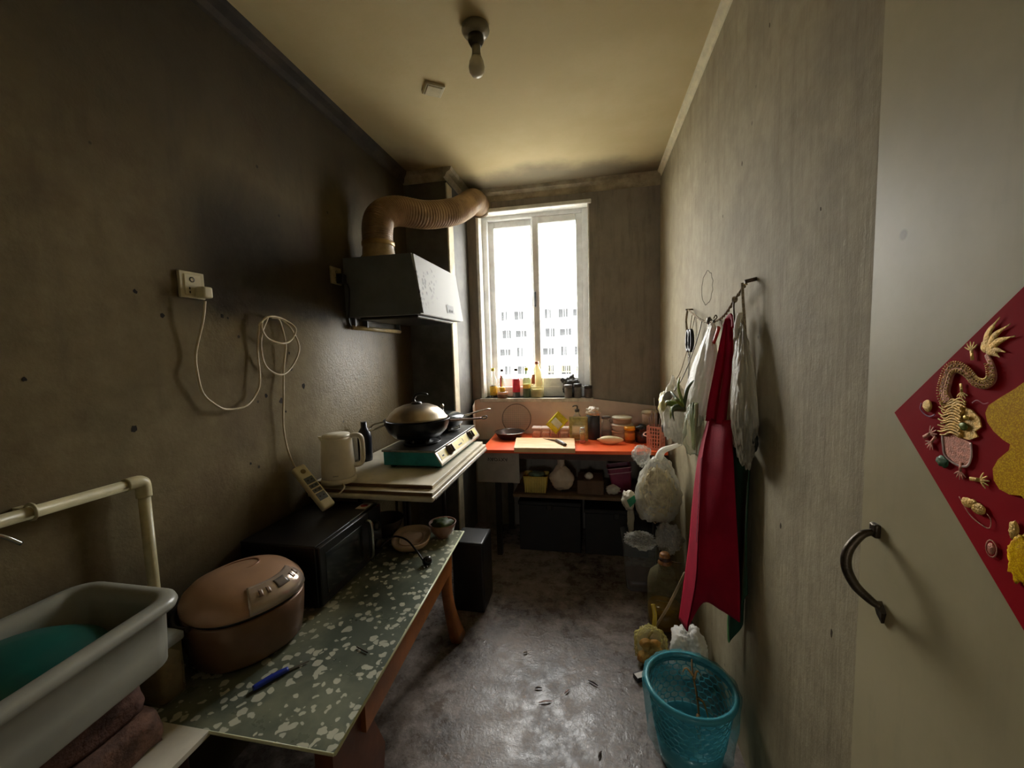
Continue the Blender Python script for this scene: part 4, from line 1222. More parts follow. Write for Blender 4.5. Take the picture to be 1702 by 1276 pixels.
def pouch(name, c, w, h, th, rotz, tilt, roll, mats, label, cat='packet', seed=1):
    """flat foil packet, pillow-shaped and crinkled"""
    t_ = thing(name, label, cat)
    def f(sgn):
        def g(u, v):
            a_ = (u - .5) * w; b_ = v * h
            k = (1 - (2 * u - 1) ** 4) * (1 - (2 * v - 1) ** 4)
            nz = mnoise.noise(Vector((u * 4 + seed, v * 4, sgn))) * .3
            return (a_, sgn * th * k * (.8 + nz), b_)
        return g
    bm = sheet(f(1), 12, 12)
    bm2 = sheet(f(-1), 12, 12)
    me = bpy.data.meshes.new('x'); bm2.to_mesh(me); bm.from_mesh(me); bpy.data.meshes.remove(me); bm2.free()
    bmesh.ops.remove_doubles(bm, verts=bm.verts[:], dist=1e-4)
    E_ = Matrix.Translation(Vector(c)) @ Euler((tilt, roll, rotz), 'XYZ').to_matrix().to_4x4()
    bmesh.ops.transform(bm, matrix=E_, verts=bm.verts[:])
    obj('pouch', bm, mats[0], t_)
    if len(mats) > 1:
        bm = sheet(lambda u, v: ((u - .5) * w * .7, -th * 1.12 * (1 - (1.4 * u - .7) ** 4), h * (.25 + .4 * v)), 8, 4, .0008)
        bmesh.ops.transform(bm, matrix=E_, verts=bm.verts[:])
        obj('printed_label', bm, mats[1], t_)
    bm = new_bm(); add_box(bm, (-w / 2, -.001, h - .004), (w / 2, .001, h + .006)); add_box(bm, (-w / 2, -.001, -.006), (w / 2, .001, .004))
    bmesh.ops.transform(bm, matrix=E_, verts=bm.verts[:])
    obj('seal', bm, mats[0], t_)
    return t_
m_yf = M('yellow_foil', rgb(222, 204, 40), 0.2, 0.1, var=0.25, scale=30, bump=.3)
m_of = M('olive_foil', rgb(190, 178, 112), 0.25, 0.1, var=0.35, scale=30, bump=.3)
pouch('seasoning_packet', (-.298, 2.945, TZ + .088), .105, .125, .012, .1, -.25, .78, [m_yf, M('white_foil_print', rgb(236, 236, 210), .3)], 'shiny yellow packet propped diagonally on the spice box')
pouch('seasoning_packet', (-.100, 2.945, TZ + .007), .135, .165, .016, .05, -.1, 0, [m_of, M('pale_print', rgb(226, 216, 180), .4)], 'olive green packet standing beside the spice box', seed=4)

def jar(name, label, c, prof, mat, lid=None, lidm=None, liquid=None, liqm=None, lab=None, labm=None, cat='jar', seg=32, group=None):
    """c = base centre; all profiles are (radius, height above base)"""
    t_ = thing(name, label, cat, group)
    bd_ = obj('body', lathe([(r, z) for r, z in prof], seg, c=c), mat, t_)
    if liquid: obj('contents', lathe(liquid, seg, c=c), liqm, t_)
    if lab: obj('label_wrap', lathe(lab, seg, c=c), labm, t_)
    if lid: obj('cap', lathe(lid, seg, c=c), lidm, t_)
    return t_
def cyl(r, z0, z1, b=.003):
    return [(0, z0), (r - b, z0), (r, z0 + b), (r, z1 - b), (r - b, z1), (0, z1)]
m_gl = CLEAR('clear_glass', (.97, .98, .96, 1), .12, .05, body=(.85, .87, .85, 1))
jar('spice_bottle', 'small spice bottle with pink foot standing before the olive packet', (-.072, 2.885, TZ), cyl(.019, .02, .095), m_gl, cyl(.016, .095, .112), M('clear_cap', rgb(206, 206, 196), .3), cyl(.0175, .022, .075), M('yellow_spice', rgb(206, 168, 90), .8), cyl(.0225, .0, .02), M('pink_foot', rgb(226, 140, 116), .35), 'bottle')
nv = jar('navy_canister', 'tall dark navy canister with plastic bag over its top', (.004, 3.03, TZ), cyl(.050, 0, .178, .006), M('navy_canister_paint', rgb(52, 58, 66), .35), cat='canister')
obj('bag_over_top', blob((.004, 3.03, TZ + .195), (.050, .050, .045), 4, .25, 5, 3, crease=.35), CLEAR('milky_film', (1, 1, .98, 1), .55, .22, body=rgb(232, 226, 212), bump=.5), nv)
obj('paper_lining', lathe([(0, .19), (.034, .185), (.040, .17), (.040, .205), (.03, .215), (0, .216)], 24, c=(.012, 3.03, TZ)), M('peach_paper', rgb(226, 178, 140), .7), nv)
pb = jar('pump_bottle', 'small glass bottle with dark pump behind the olive packet', (-.115, 3.10, TZ), [(0, 0), (.032, 0), (.034, .006), (.034, .15), (.014, .18), (.014, .195), (0, .195)], m_gl, cyl(.018, .19, .212), M('dark_cap', rgb(66, 58, 54), .35), cyl(.031, .003, .09), M('amber_sauce', rgb(120, 84, 60), .3), cat='bottle')
obj('pump_spout', tube([(-.115, 3.10, TZ + .21), (-.115, 3.10, TZ + .235), (-.135, 3.09, TZ + .238), (-.148, 3.085, TZ + .232)], .005, 8), M('dark_cap', rgb(66, 58, 54), .35), pb)
jar('glass_jar', 'clear glass jar behind the purple packet and navy canister', (.100, 3.06, TZ), [(0, 0), (.036, 0), (.039, .006), (.039, .11), (.030, .125), (.030, .15), (0, .15)], m_gl, cyl(.032, .145, .165), M('grey_lid', rgb(120, 110, 104), .4), cyl(.035, .004, .06), M('brown_pickle', rgb(128, 96, 80), .5))
# stacked tubs: each its own thing
zz = TZ
GT = 'stack of round tubs'
for i, (r_, h_, mc_, lb) in enumerate(((.078, .066, rgb(206, 158, 130), 'pink-beige round tub at the bottom of the stack'), (.080, .050, rgb(222, 190, 168), 'pale round tub in the middle of the stack'), (.072, .052, rgb(176, 140, 116), 'round tub with cream lid on top of the stack'))):
    tt = thing('round_tub', lb, 'tub', GT)
    obj('body', lathe([(0, zz + .0003), (r_ * .86, zz + .0003), (r_ * .97, zz + h_ - .012), (0, zz + h_ - .012)], 40, c=(.212, 3.03, 0)), M('tub_plastic_%d' % i, mc_, .4, var=.12), tt)
    obj('lid', lathe([(0, zz + h_ - .0118), (r_ * 1.02, zz + h_ - .0118), (r_ * 1.02, zz + h_ - .003), (r_ * .95, zz + h_), (0, zz + h_)], 40, c=(.212, 3.03, 0)), M('tub_lid_%d' % i, (rgb(196, 150, 124), rgb(226, 206, 188), rgb(226, 216, 188))[i], .35, var=.1), tt)
    zz += h_
jar('honey_jar', 'jar of dark preserve with bright orange lid', (.258, 2.935, TZ), cyl(.036, 0, .088, .005), M('amber_glass', rgb(150, 84, 34), .2, var=.4), cyl(.038, .086, .112, .005), M('orange_lid', rgb(242, 166, 32), .35), None, None, cyl(.0365, .02, .07, .001), M('orange_label', rgb(206, 124, 40), .5, var=.3))
dj = jar('dark_jar', 'dark jar wrapped in black plastic beside the orange-lidded jar', (.345, 2.945, TZ), [(0, 0), (.044, 0), (.050, .02), (.050, .07), (.040, .085), (0, .085)], M('brown_black_jar', rgb(62, 42, 40), .25, var=.3), cat='jar')
obj('black_wrap', blob((.345, 2.945, TZ + .092), (.048, .046, .035), 3, .3, 6, 9, crease=.35), M('black_film', rgb(34, 32, 30), .25), dj)
rad = thing('daikon', 'peeled white radish lying on the orange table', 'vegetable')
obj('root', blob((.125, 2.865, TZ + .029), (.085, .029, .029), 4, .05, 3, 2, fn=lambda q: Vector((q.x, q.y * (1 - .1 * q.x) + .25 * q.x * q.x * .4, q.z * (1 - .1 * q.x)))), M('cream_radish', rgb(240, 224, 178), .4, var=.08), rad)
obj('cut_tip', xf(lathe([(0, 0), (.010, 0), (.006, .012), (0, .014)], 14), (.043, 2.875, TZ + .028), (0, -PI/2, 0)), M('radish_tip', rgb(226, 206, 150), .6), rad)
pouch('purple_packet', (.052, 2.960, TZ + .014), .055, .12, .016, 1.0, PI/2 - .1, 0, [M('purple_film', rgb(150, 52, 92), .3, var=.5, scale=18), M('white_film_print', rgb(226, 214, 216), .35)], 'purple and white packet behind the radish', seed=8)
jar('beige_tub', 'tall beige tub with cream lid in the corner behind the pink basket', (.412, 3.06, TZ), [(0, 0), (.046, 0), (.054, .14), (.056, .19), (0, .19)], M('beige_tub_plastic', rgb(206, 170, 142), .45), [(0, .188), (.059, .188), (.059, .200), (.052, .206), (0, .206)], M('cream_lid', rgb(226, 210, 176), .4), cat='tub')

# pink chopstick basket
bk = thing('utensil_basket', 'pink plastic lattice basket holding chopsticks', 'basket')
m_pk = M('pink_plastic', rgb(244, 172, 152), .38, var=.06)
BC = Vector((.408, 2.755, TZ)); BR = Matrix.Rotation(-.52, 4, 'Z')
def in_b(bm):
    bmesh.ops.transform(bm, matrix=Matrix.Translation(BC) @ BR, verts=bm.verts[:]); return bm
w_, d_, h_ = .042, .042, .155
obj('floor', in_b(box((-w_, -d_, .002), (w_, d_, .006))), m_pk, bk)
for side in range(4):
    bm = new_bm()
    n_v, n_h = 5, 6
    for i in range(n_v + 1):
        x_ = -w_ + 2 * w_ * i / n_v
        add_box(bm, (x_ - .0028, -d_ - .002, .002), (x_ + .0028, -d_ + .001, h_))
    for j in range(n_h + 1):
        z_ = .004 + (h_ - .012) * j / n_h
        t_ = .011 if j in (0, n_h) else .0032
        add_box(bm, (-w_, -d_ - .002, z_ - .003), (w_, -d_ + .001, z_ + t_ * .7))
    bmesh.ops.transform(bm, matrix=Matrix.Rotation(side * PI / 2, 4, 'Z'), verts=bm.verts[:])
    obj('lattice_side', in_b(bm), m_pk, bk)
bm = tube([(-w_ - .002, .02, .10), (-w_ - .03, .01, .10), (-w_ - .03, -.03, .09), (-w_ - .002, -.04, .085)], .004, 8)
obj('clip', in_b(bm), M('pale_pink_plastic', rgb(240, 206, 186), .4), bk)
m_chop = M('dark_bamboo', rgb(110, 70, 44), .5, var=.3)
sides_ = ('leaning left', 'leaning back', 'leaning right', 'upright')
for k in range(7):
    a_ = k * 2 * PI / 7
    bx0 = BC + Vector((.018 * math.cos(a_), .018 * math.sin(a_), .010))
    bx1 = BC + Vector((.038 * math.cos(a_ + .2) - .006, .038 * math.sin(a_ + .2), .205 + .02 * (k % 3)))
    one('chopstick', tube([bx0, bx1], lambda t: .0028 + .001 * t, 6, smooth_path=False), m_chop, 'dark bamboo chopstick standing in the pink lattice basket', 'chopstick', 'chopsticks in the pink basket')
one('skewer', tube([BC + Vector((.0, -.002, .010)), BC + Vector((-.008, .02, .335))], .0018, 6, smooth_path=False), M('skewer_wood', rgb(140, 124, 104), .6), 'single long thin skewer rising from the pink basket', 'skewer')

# ---------------------------------------------------------------- shelf under the table
SZ = .438
yb_ = thing('yellow_basket', 'small yellow ribbed basket on the shelf under the orange table', 'basket')
lo_ = [rr_loop(-.405 - .075 - f * .015, -.405 + .075 + f * .015, 2.78 - f * .01, 2.90 + f * .01, .02, SZ + .001 + .12 * f) for f in (0, .5, .93, 1)]
obj('basket', loft(lo_, True, False), M('yellow_basket_plastic', rgb(206, 180, 84), .45, var=.15), yb_)
bm = new_bm()
for k in range(11):
    x_ = -.475 + k * .014
    add_box(bm, (x_ - .003, 2.766, SZ + .004), (x_ + .003, 2.776, SZ + .112))
obj('rib', bm, M('yellow_rib_plastic', rgb(222, 200, 112), .45), yb_)
obj('cloth', blob((-.40, 2.84, SZ + .118), (.055, .045, .022), 3, .3, 6, 5, crease=.3), M('green_grey_cloth', rgb(110, 128, 104), .8), yb_)
wb = thing('knotted_bag', 'white knotted bag of flour on the shelf under the table', 'bag')
obj('bag', blob((-.225, 2.83, SZ + .105), (.085, .070, .088), 4, .18, 5, 11, fn=lambda q: Vector((q.x * (1 - .35 * max(0, q.z)), q.y * (1 - .35 * max(0, q.z)), q.z)), crease=.12), CLEAR('flour_bag_film', (1, 1, 1, 1), .8, .3, body=rgb(214, 194, 170), bump=.3), wb)
obj('twisted_neck', blob((-.222, 2.83, SZ + .212), (.022, .022, .05), 3, .3, 7, 12, crease=.3), CLEAR('flour_bag_film', (1, 1, 1, 1), .8, .3), wb)
sb3 = one('cardboard_box', box((-.11, 2.78, SZ + .001), (.07, 2.98, SZ + .10), .003, 1), M('brown_carton', rgb(96, 72, 54), .8, var=.25), 'low brown carton on the shelf carrying a white bulb', 'box')
one('garlic_bulb', blob((-.030, 2.82, SZ + .122), (.030, .026, .022), 3, .06, 5, 2, fn=lambda q: Vector((q.x, q.y, q.z + .25 * max(0, q.z) ** 3))), M('white_garlic', rgb(226, 216, 200), .6), 'white garlic bulb on the low brown carton', 'garlic')
pkb = thing('purple_basket', 'purple plastic basket tilted at the right end of the lower shelf', 'basket')
bm = loft([rr_loop(-.06 - f * .02, .06 + f * .02, -.05 - f * .015, .05 + f * .015, .018, .001 + .18 * f) for f in (0, .5, .9, 1)], True, False)
obj('basket', xf(bm, (.20, 2.86, SZ + .012), (0, -.14, 0)), M('purple_plastic', rgb(128, 50, 78), .4, var=.25), pkb)
bm = new_bm()
for z_ in (.145, .180):
    f = z_ / .18
    add_tube(bm, [p_ + Vector((0, 0, 0)) for p_ in rr_loop(-.062 - f * .02, .062 + f * .02, -.052 - f * .015, .052 + f * .015, .018, z_, 3)], .0035, 6, closed=True, smooth_path=False)
obj('rim_band', xf(bm, (.20, 2.86, SZ + .012), (0, -.14, 0)), M('pale_purple_rim', rgb(190, 150, 160), .3), pkb)
one('film_scrap', blob((.13, 2.79, SZ + .042), (.05, .03, .03), 3, .3, 6, 14, crease=.4), CLEAR('milky_film', (1, 1, .98, 1), .55, .22), 'crumpled scrap of clear film before the purple basket', 'film')

for k, (x0, x1, z1, lb) in enumerate(((-.53, -.09, .37, 'black box added to darken the space under the lower shelf, nearer the white card'), (-.06, .37, .33, 'black box added to darken the space under the lower shelf, nearer the right wall'))):
    ch = thing('added_dark_box', lb, 'chest', 'added dark boxes under the orange table')  # boxes of guessed shape, added to keep the space under the shelf dark
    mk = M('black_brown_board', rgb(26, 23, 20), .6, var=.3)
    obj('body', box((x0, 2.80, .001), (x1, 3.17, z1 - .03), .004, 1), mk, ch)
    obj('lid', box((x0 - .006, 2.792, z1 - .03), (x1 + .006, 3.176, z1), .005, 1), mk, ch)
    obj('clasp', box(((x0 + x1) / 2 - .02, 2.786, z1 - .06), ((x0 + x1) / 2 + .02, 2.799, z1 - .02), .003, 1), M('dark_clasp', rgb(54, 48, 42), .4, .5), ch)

# ================================================================== window sill
SW = WZ0
y_ = 3.262
def sauce(name, label, x_, r, H, neck, mat, lid_c, lab=None, labm=None, liq=None, liqm=None, yy=y_):
    prof = [(0, 0), (r - .003, 0), (r, .004), (r, H * .58), (r * .8, H * .66), (neck, H * .80), (neck, H * .93), (0, H * .93)]
    return jar(name, label, (x_, yy, SW), prof, mat, cyl(neck + .003, H * .90, H, .002), M('cap_' + str(lid_c), rgb(*lid_c), .35), liq, liqm, lab, labm, 'bottle', 24)
sauce('sauce_bottle', 'clear sauce bottle with yellow cap and yellow label at the left of the sill', -.806, .030, .245, .012, m_gl, (226, 206, 60), cyl(.0306, .02, .095, .001), M('yellow_label', rgb(232, 186, 60), .5, var=.35, scale=40), cyl(.027, .003, .10), M('dark_sauce', rgb(66, 48, 34), .2))
sb5 = sauce('sauce_bottle', 'clear bottle with black cap and narrow red and white label', -.735, .026, .235, .011, m_gl, (66, 56, 56), None, None, cyl(.024, .003, .05), M('pale_vinegar', rgb(206, 150, 110), .3), yy=3.285)
lb_ = obj('label_wrap', box((-.7465, 3.2565, SW + .088), (-.735, 3.2585, SW + .185)), M('red_label', rgb(206, 24, 34), .4, var=.08), sb5)
obj('white_half', box((-.7350, 3.2566, SW + .090), (-.7225, 3.2584, SW + .180)), M('white_label', rgb(240, 236, 228), .4), lb_)
jar('sauce_jar', 'squat jar of brown paste with yellow lid on the sill', (-.722, 3.225, SW), cyl(.043, 0, .052, .006), M('brown_paste_glass', rgb(120, 92, 72), .25, var=.25), cyl(.024, .05, .088, .004), M('yellow_orange_lid', rgb(246, 190, 40), .35), None, None, cyl(.0435, .030, .05, .001), M('peach_label', rgb(232, 170, 130), .5))
sauce('sauce_bottle', 'bottle with tall red label second in front of the left pane', -.612, .031, .240, .012, m_gl, (70, 64, 62), cyl(.0316, .045, .155, .001), M('crimson_label', rgb(214, 44, 70), .45, var=.2, scale=30), cyl(.028, .003, .05), M('dark_sauce', rgb(66, 48, 34), .2))
sauce('sauce_bottle', 'green glass bottle with yellow cap beside the big oil bottle', -.525, .033, .245, .012, CLEAR('green_glass', (.82, .92, .78, 1), .35, .1, body=rgb(150, 170, 140)), (214, 216, 60), cyl(.0336, .075, .11, .001), M('gold_label', rgb(226, 186, 80), .4), cyl(.030, .003, .075), M('dark_sauce', rgb(66, 48, 34), .2))
oil = jar('oil_bottle', 'large clear bottle of pale oil, tallest on the window sill', (-.438, 3.255, SW), [(0, 0), (.052, 0), (.055, .006), (.055, .13), (.052, .165), (.040, .21), (.024, .245), (.015, .258), (.015, .275), (0, .275)], CLEAR('oil_plastic', (.99, .97, .86, 1), .14, .08, body=rgb(244, 236, 190)), cyl(.018, .270, .292, .003), M('red_brown_cap', rgb(178, 110, 84), .4), cyl(.050, .004, .07), M('darker_oil', rgb(150, 140, 104), .15), None, None, 'bottle')  # oil is darker in the lower part of the bottle
obj('label_wrap', lathe([(.0556, .115), (.0556, .16), (.049, .19)], 10, c=(-.438, 3.255, SW), close=False, a0=-2.35, a1=-1.75), M('orange_brown_label', rgb(206, 112, 66), .4), oil)
bag_k = thing('black_bag', 'crumpled black plastic bag behind jars at the right of the sill', 'bag')
obj('bag', blob((-.165, 3.272, SW + .085), (.065, .034, .085), 4, .25, 5, 21, crease=.3), M('dark_grey_film', rgb(62, 62, 62), .3), bag_k)
obj('tied_ear', blob((-.225, 3.268, SW + .135), (.022, .012, .02), 3, .3, 6, 22, crease=.3), M('dark_grey_film', rgb(62, 62, 62), .3), bag_k)
GS = 'jars at the right of the window sill'
jar('storage_jar', 'dark jar with grey lid before the black bag', (-.185, 3.215, SW), cyl(.030, 0, .085, .005), M('smoky_jar_glass', rgb(104, 98, 96), .2, var=.2), cyl(.032, .083, .105, .003), M('grey_jar_lid', rgb(128, 126, 124), .3, .4), group=GS)
jar('storage_jar', 'dark jar with black lid between black bag and window frame', (-.112, 3.215, SW), cyl(.031, 0, .088, .005), M('smoky_jar_glass', rgb(104, 98, 96), .2), cyl(.033, .086, .112, .003), M('black_jar_lid', rgb(48, 46, 46), .35), group=GS)
jar('storage_jar', 'dark jar standing alone at the right end of the sill', (-.030, 3.212, SW), cyl(.031, 0, .075, .005), M('brown_jar_glass', rgb(92, 82, 76), .2, var=.2), cyl(.032, .073, .098, .003), M('black_jar_lid', rgb(48, 46, 46), .35), group=GS)

# ================================================================== right wall: cord with hanging things
rope = thing('hanging_rope', 'twisted cord strung between two nails on the right wall', 'rope')
rp = [(.478, 1.412, 1.640), (.474, 1.497, 1.602), (.476, 1.602, 1.562), (.476, 1.71, 1.545), (.476, 1.864, 1.550), (.478, 2.039, 1.588), (.482, 2.212, 1.632)]
m_rope = M('grey_tan_rope', rgb(160, 142, 112), .8, var=.5, scale=120)
cp = catmull(rp, 14)
bm = new_bm()
for ph in (0, PI):
    q = []
    for i, p_ in enumerate(cp):
        a_ = i * .9 + ph
        q.append(p_ + Vector((math.cos(a_) * .003, 0, math.sin(a_) * .003)))
    add_tube(bm, q, .0030, 6, smooth_path=False)
obj('twisted_cord', bm, m_rope, rope)
m_nail = M('rusty_nail', rgb(88, 74, 58), .5, .6, var=.4)
obj('nail', tube([(XR + .003, 1.408, 1.655), (.474, 1.412, 1.648)], .006, 8, smooth_path=False), m_nail, rope)
obj('nail', tube([(XR + .005, 2.215, 1.634), (.470, 2.212, 1.634)], .004, 8, smooth_path=False), m_nail, rope)
obj('loose_end', tube([(.468, 1.414, 1.645), (.470, 1.408, 1.58), (.474, 1.400, 1.50), (.476, 1.405, 1.44), (.474, 1.41, 1.39)], .0045, 8), m_rope, rope)
obj('loose_end', tube([(.478, 2.205, 1.630), (.470, 2.195, 1.58), (.472, 2.185, 1.52), (.470, 2.19, 1.46)], .0055, 8), m_rope, rope)
obj('tie_wire', tube([(.474, 1.50, 1.600), (.462, 1.47, 1.575), (.460, 1.450, 1.52), (.462, 1.445, 1.48)], .003, 8), m_nail, rope)
obj('knot', blob((.473, 1.497, 1.603), (.010, .012, .012), 2, .2, 5, 1), m_rope, rope)

sc = thing('scissors', 'black-handled scissors hanging from the cord', 'scissors')
for dy, sg in ((-.024, 1), (.026, -1)):
    c_ = Vector((.452, 2.035 + dy, 1.475))
    loop = [c_ + Vector((0, .028 * math.cos(k * PI / 7), .048 * math.sin(k * PI / 7))) for k in range(14)]
    obj('finger_loop', tube(loop, .0085, 8, closed=True, smooth_path=False), m_black, sc)
    obj('blade', prism([(.452 + sg * .001, 2.035 + dy, 1.44), (.452 + sg * .001, 2.035 + dy * .2 + .012, 1.43), (.452 + sg * .001, 2.062 - dy * 1.0, 1.24), (.452 + sg * .001, 2.050 - dy, 1.25), (.452 + sg * .001, 2.025 + dy * .2, 1.40)], (sg * .002, 0, 0)), m_chrome, sc)
obj('pivot', xf(lathe([(0, 0), (.006, 0), (.006, .008), (0, .008)], 12), (.456, 2.04, 1.40), (0, -PI/2, 0)), m_chrome, sc)
obj('string', tube([(.478, 2.10, 1.605), (.462, 2.06, 1.56), (.453, 2.035, 1.512)], .0018, 6), m_rope, sc)
ld = thing('ladle', 'thin steel ladle hanging with its bowl over the white bag', 'ladle')
obj('handle', tube([(.472, 1.905, 1.558), (.462, 1.915, 1.50), (.440, 1.98, 1.38), (.415, 2.03, 1.29), (.390, 2.06, 1.235)], .0024, 8), M('dull_steel', rgb(120, 114, 104), .35, .8), ld)
bm = lathe([(0, -.014), (.016, -.011), (.026, -.003), (.028, .001), (.026, 0), (.015, -.009), (0, -.012)], 28)
obj('bowl', xf(bm, (.370, 2.10, 1.205), (.5, -1.0, .2)), M('grey_steel', rgb(176, 172, 160), .5, .3), ld)
rd = thing('spatula', 'curved black-handled spatula hanging beside the scissors', 'spatula')
obj('handle', tube([(.472, 1.72, 1.548), (.455, 1.70, 1.515), (.445, 1.74, 1.468), (.440, 1.80, 1.42), (.436, 1.88, 1.35)], .0050, 8), m_black, rd)
obj('steel_rod', tube([(.436, 1.88, 1.35), (.432, 1.95, 1.29), (.430, 1.99, 1.25)], .003, 8), m_chrome, rd)
obj('hanging_hook', tube([(.478, 1.735, 1.552), (.484, 1.73, 1.560), (.476, 1.72, 1.568), (.468, 1.715, 1.555)], .0025, 6), m_nail, rd)
tg = thing('steel_tongs', 'narrow steel tongs hanging left of the apron loop', 'tongs')
for dy in (-.008, .010):
    obj('arm', tube([(.474, 1.80, 1.545), (.462, 1.79 + dy, 1.49), (.452, 1.80 + dy * 1.5, 1.40), (.446, 1.80 + dy, 1.33)], .0034, 8, flat=((1, 0, 0), .6)), M('dull_steel', rgb(120, 114, 104), .35, .8), tg)
obj('hinge', blob((.474, 1.80, 1.552), (.012, .018, .016), 2, .2, 4, 3), M('dull_steel', rgb(120, 114, 104), .35, .8), tg)
rh = thing('peeler', 'small peeler with red handle poking out above the white bag', 'peeler')
obj('handle', tube([(.452, 1.592, 1.515), (.450, 1.612, 1.488), (.447, 1.635, 1.462)], .010, 10, flat=((1, 0, 0), .6)), M('red_plastic', rgb(206, 52, 36), .35), rh)
obj('shank', tube([(.447, 1.635, 1.462), (.445, 1.67, 1.42)], .007, 8, smooth_path=False), M('cream_shank', rgb(226, 210, 170), .4), rh)

# plastic bags on the cord
m_bag = CLEAR('white_bag_film', (1, 1, .97, 1), .92, .3, body=rgb(250, 248, 240), bump=.5, bscale=22, trans=.3)
m_bagc = CLEAR('grey_bag_film', (.96, .95, .90, 1), .62, .25, body=rgb(182, 174, 152), bump=.6, bscale=22, trans=.4)
def bagfn(top=.25, belly=1.0, lean=(0, 0)):
    def f(q):
        h = min(1.0, max(0.0, (q.z + 1) / 2))
        k = belly * (1 - h) ** .35 * .55 + .45 * (1 - h) + top * h
        k = max(.06, k)
        fold = 1 + .05 * math.sin(math.atan2(q.y, q.x) * 9 + q.z * 2) * (.3 + h)
        return Vector((q.x * k * fold + lean[0] * h, q.y * k * fold + lean[1] * h, q.z))
    return f
bgA = thing('plastic_bag', 'white plastic bag hanging from the cord left of the apron straps', 'bag')
obj('bag', blob((.430, 1.865, 1.315), (.062, .155, .225), 5, .12, 4, 31, fn=bagfn(.12, 1.0, (.3, -1.3)), crease=.12), m_bag, bgA)
obj('twisted_neck', tube([(.448, 1.665, 1.535), (.452, 1.660, 1.50), (.446, 1.69, 1.46)], lambda t: .008 + .014 * t, 10), m_bag, bgA)
bgB = thing('plastic_bag', 'greyish translucent bag hanging right of the apron straps', 'bag')
obj('bag', blob((.462, 1.345, 1.300), (.040, .092, .225), 5, .12, 4, 37, fn=bagfn(.15, 1.0, (.1, .6)), crease=.15), m_bagc, bgB)
obj('dark_contents', blob((.470, 1.355, 1.17), (.024, .055, .07), 4, .25, 5, 38, crease=.15), M('dark_greens_bag', rgb(36, 38, 26), .7, var=.4), bgB)
obj('twisted_neck', tube([(.468, 1.425, 1.552), (.464, 1.422, 1.52), (.464, 1.41, 1.47)], lambda t: .007 + .014 * t, 10), m_bagc, bgB)
bgC = thing('plastic_bag', 'white and yellow bag bulging over the pink basket corner', 'bag')
obj('bag', blob((.415, 2.19, 1.12), (.066, .075, .165), 5, .2, 4, 41, fn=bagfn(.45, 1.0, (0, .3)), crease=.2), m_bag, bgC)
obj('yellow_side', blob((.392, 2.23, 1.15), (.050, .055, .07), 4, .2, 4, 42, crease=.15), M('pale_yellow_film', rgb(232, 220, 150), .35), bgC)
obj('dark_patch', prism([(.3475, 2.14, 1.045), (.348, 2.165, 1.05), (.349, 2.158, 1.02), (.349, 2.145, 1.015)], (.004, 0, 0)), M('print_black', rgb(30, 30, 30), 0.6), bgC)
obj('string', tube([(.478, 2.05, 1.59), (.46, 2.10, 1.45), (.44, 2.16, 1.33), (.425, 2.20, 1.28)], .0016, 6), m_rope, bgC)

# aloe-like leaves and scallions
al = thing('aloe_sprig', 'green spiky sprig stuck among the hanging bags', 'plant')
m_leaf = M('leaf_green', rgb(140, 158, 72), .45, var=.35, scale=30)
m_leaf2 = M('grey_leaf_green', rgb(92, 104, 66), .5, var=.35, scale=30)
O = Vector((.345, 1.640, 1.218))
for k, (dy, dz, dx, wd) in enumerate(((.155, .045, -.02, .011), (.16, -.075, -.02, .014), (.02, .115, -.01, .011), (-.07, .11, .02, .009), (.09, -.015, -.05, .013), (-.06, .03, -.03, .010), (-.03, -.05, -.04, .012))):
    e = O + Vector((dx, dy, dz))
    mid = O + Vector((dx * .8 - .01, dy * .5, dz * .5 + .018))
    obj('leaf', tube([O, mid, e], lambda t, wd=wd: max(.0008, 1.5 * wd * (1 - t) ** .7), 8, flat=((1, 0, .3), .45)), m_leaf if k % 3 else m_leaf2, al)
sca = thing('scallion_bag', 'clear bag of scallions hanging against the apron edge', 'bag')
obj('bag', blob((.405, 1.745, 1.125), (.045, .060, .125), 4, .15, 5, 51, fn=bagfn(.3), crease=.15), CLEAR('thin_clear_film', (.97, .98, .94, 1), .22, .18, body=rgb(170, 176, 150), bump=.4), sca)
for k in range(8):
    yy = 1.70 + .012 * k
    obj('scallion', tube([(.400 + .006 * (k % 3), yy - .015, 1.225), (.402 + .006 * (k % 2), yy, 1.14), (.405, 1.745 + (yy - 1.745) * .3, 1.03)], lambda t: .0055 - .002 * t, 6), m_leaf2 if k % 2 else M('stalk_white_green', rgb(170, 176, 130), .5), sca)

# crimson apron
ap = thing('apron', 'crimson apron hanging by its neck strap on the right wall', 'apron')
m_ap = M('crimson_cloth', rgb(158, 6, 42), .75, var=.2, scale=8, bump=.15, bscale=300, spec=.2)
rows = [[r[0], r[1], tuple(Vector(r[1]).lerp(Vector(r[2]), .14)), r[2], r[3], r[4]] for r in [[(0.435, 1.658, 1.172), (0.43, 1.599, 1.182), (0.44, 1.568, 1.183), (0.45, 1.52, 1.189), (0.462, 1.483, 1.196)], [(0.405, 1.671, 1.014), (0.398, 1.574, 1.04), (0.42, 1.526, 1.053), (0.44, 1.474, 1.068), (0.465, 1.457, 1.073)], [(0.39, 1.695, 0.808), (0.382, 1.544, 0.868), (0.41, 1.482, 0.893), (0.438, 1.446, 0.908), (0.466, 1.429, 0.917)], [(0.382, 1.706, 0.651), (0.372, 1.523, 0.74), (0.405, 1.473, 0.766), (0.438, 1.44, 0.784), (0.468, 1.412, 0.8)], [(0.375, 1.765, 0.434), (0.362, 1.51, 0.586), (0.4, 1.47, 0.624), (0.436, 1.427, 0.652), (0.468, 1.388, 0.668)], [(0.37, 1.833, 0.229), (0.356, 1.617, 0.326), (0.395, 1.532, 0.501), (0.434, 1.46, 0.524), (0.468, 1.382, 0.538)]]]
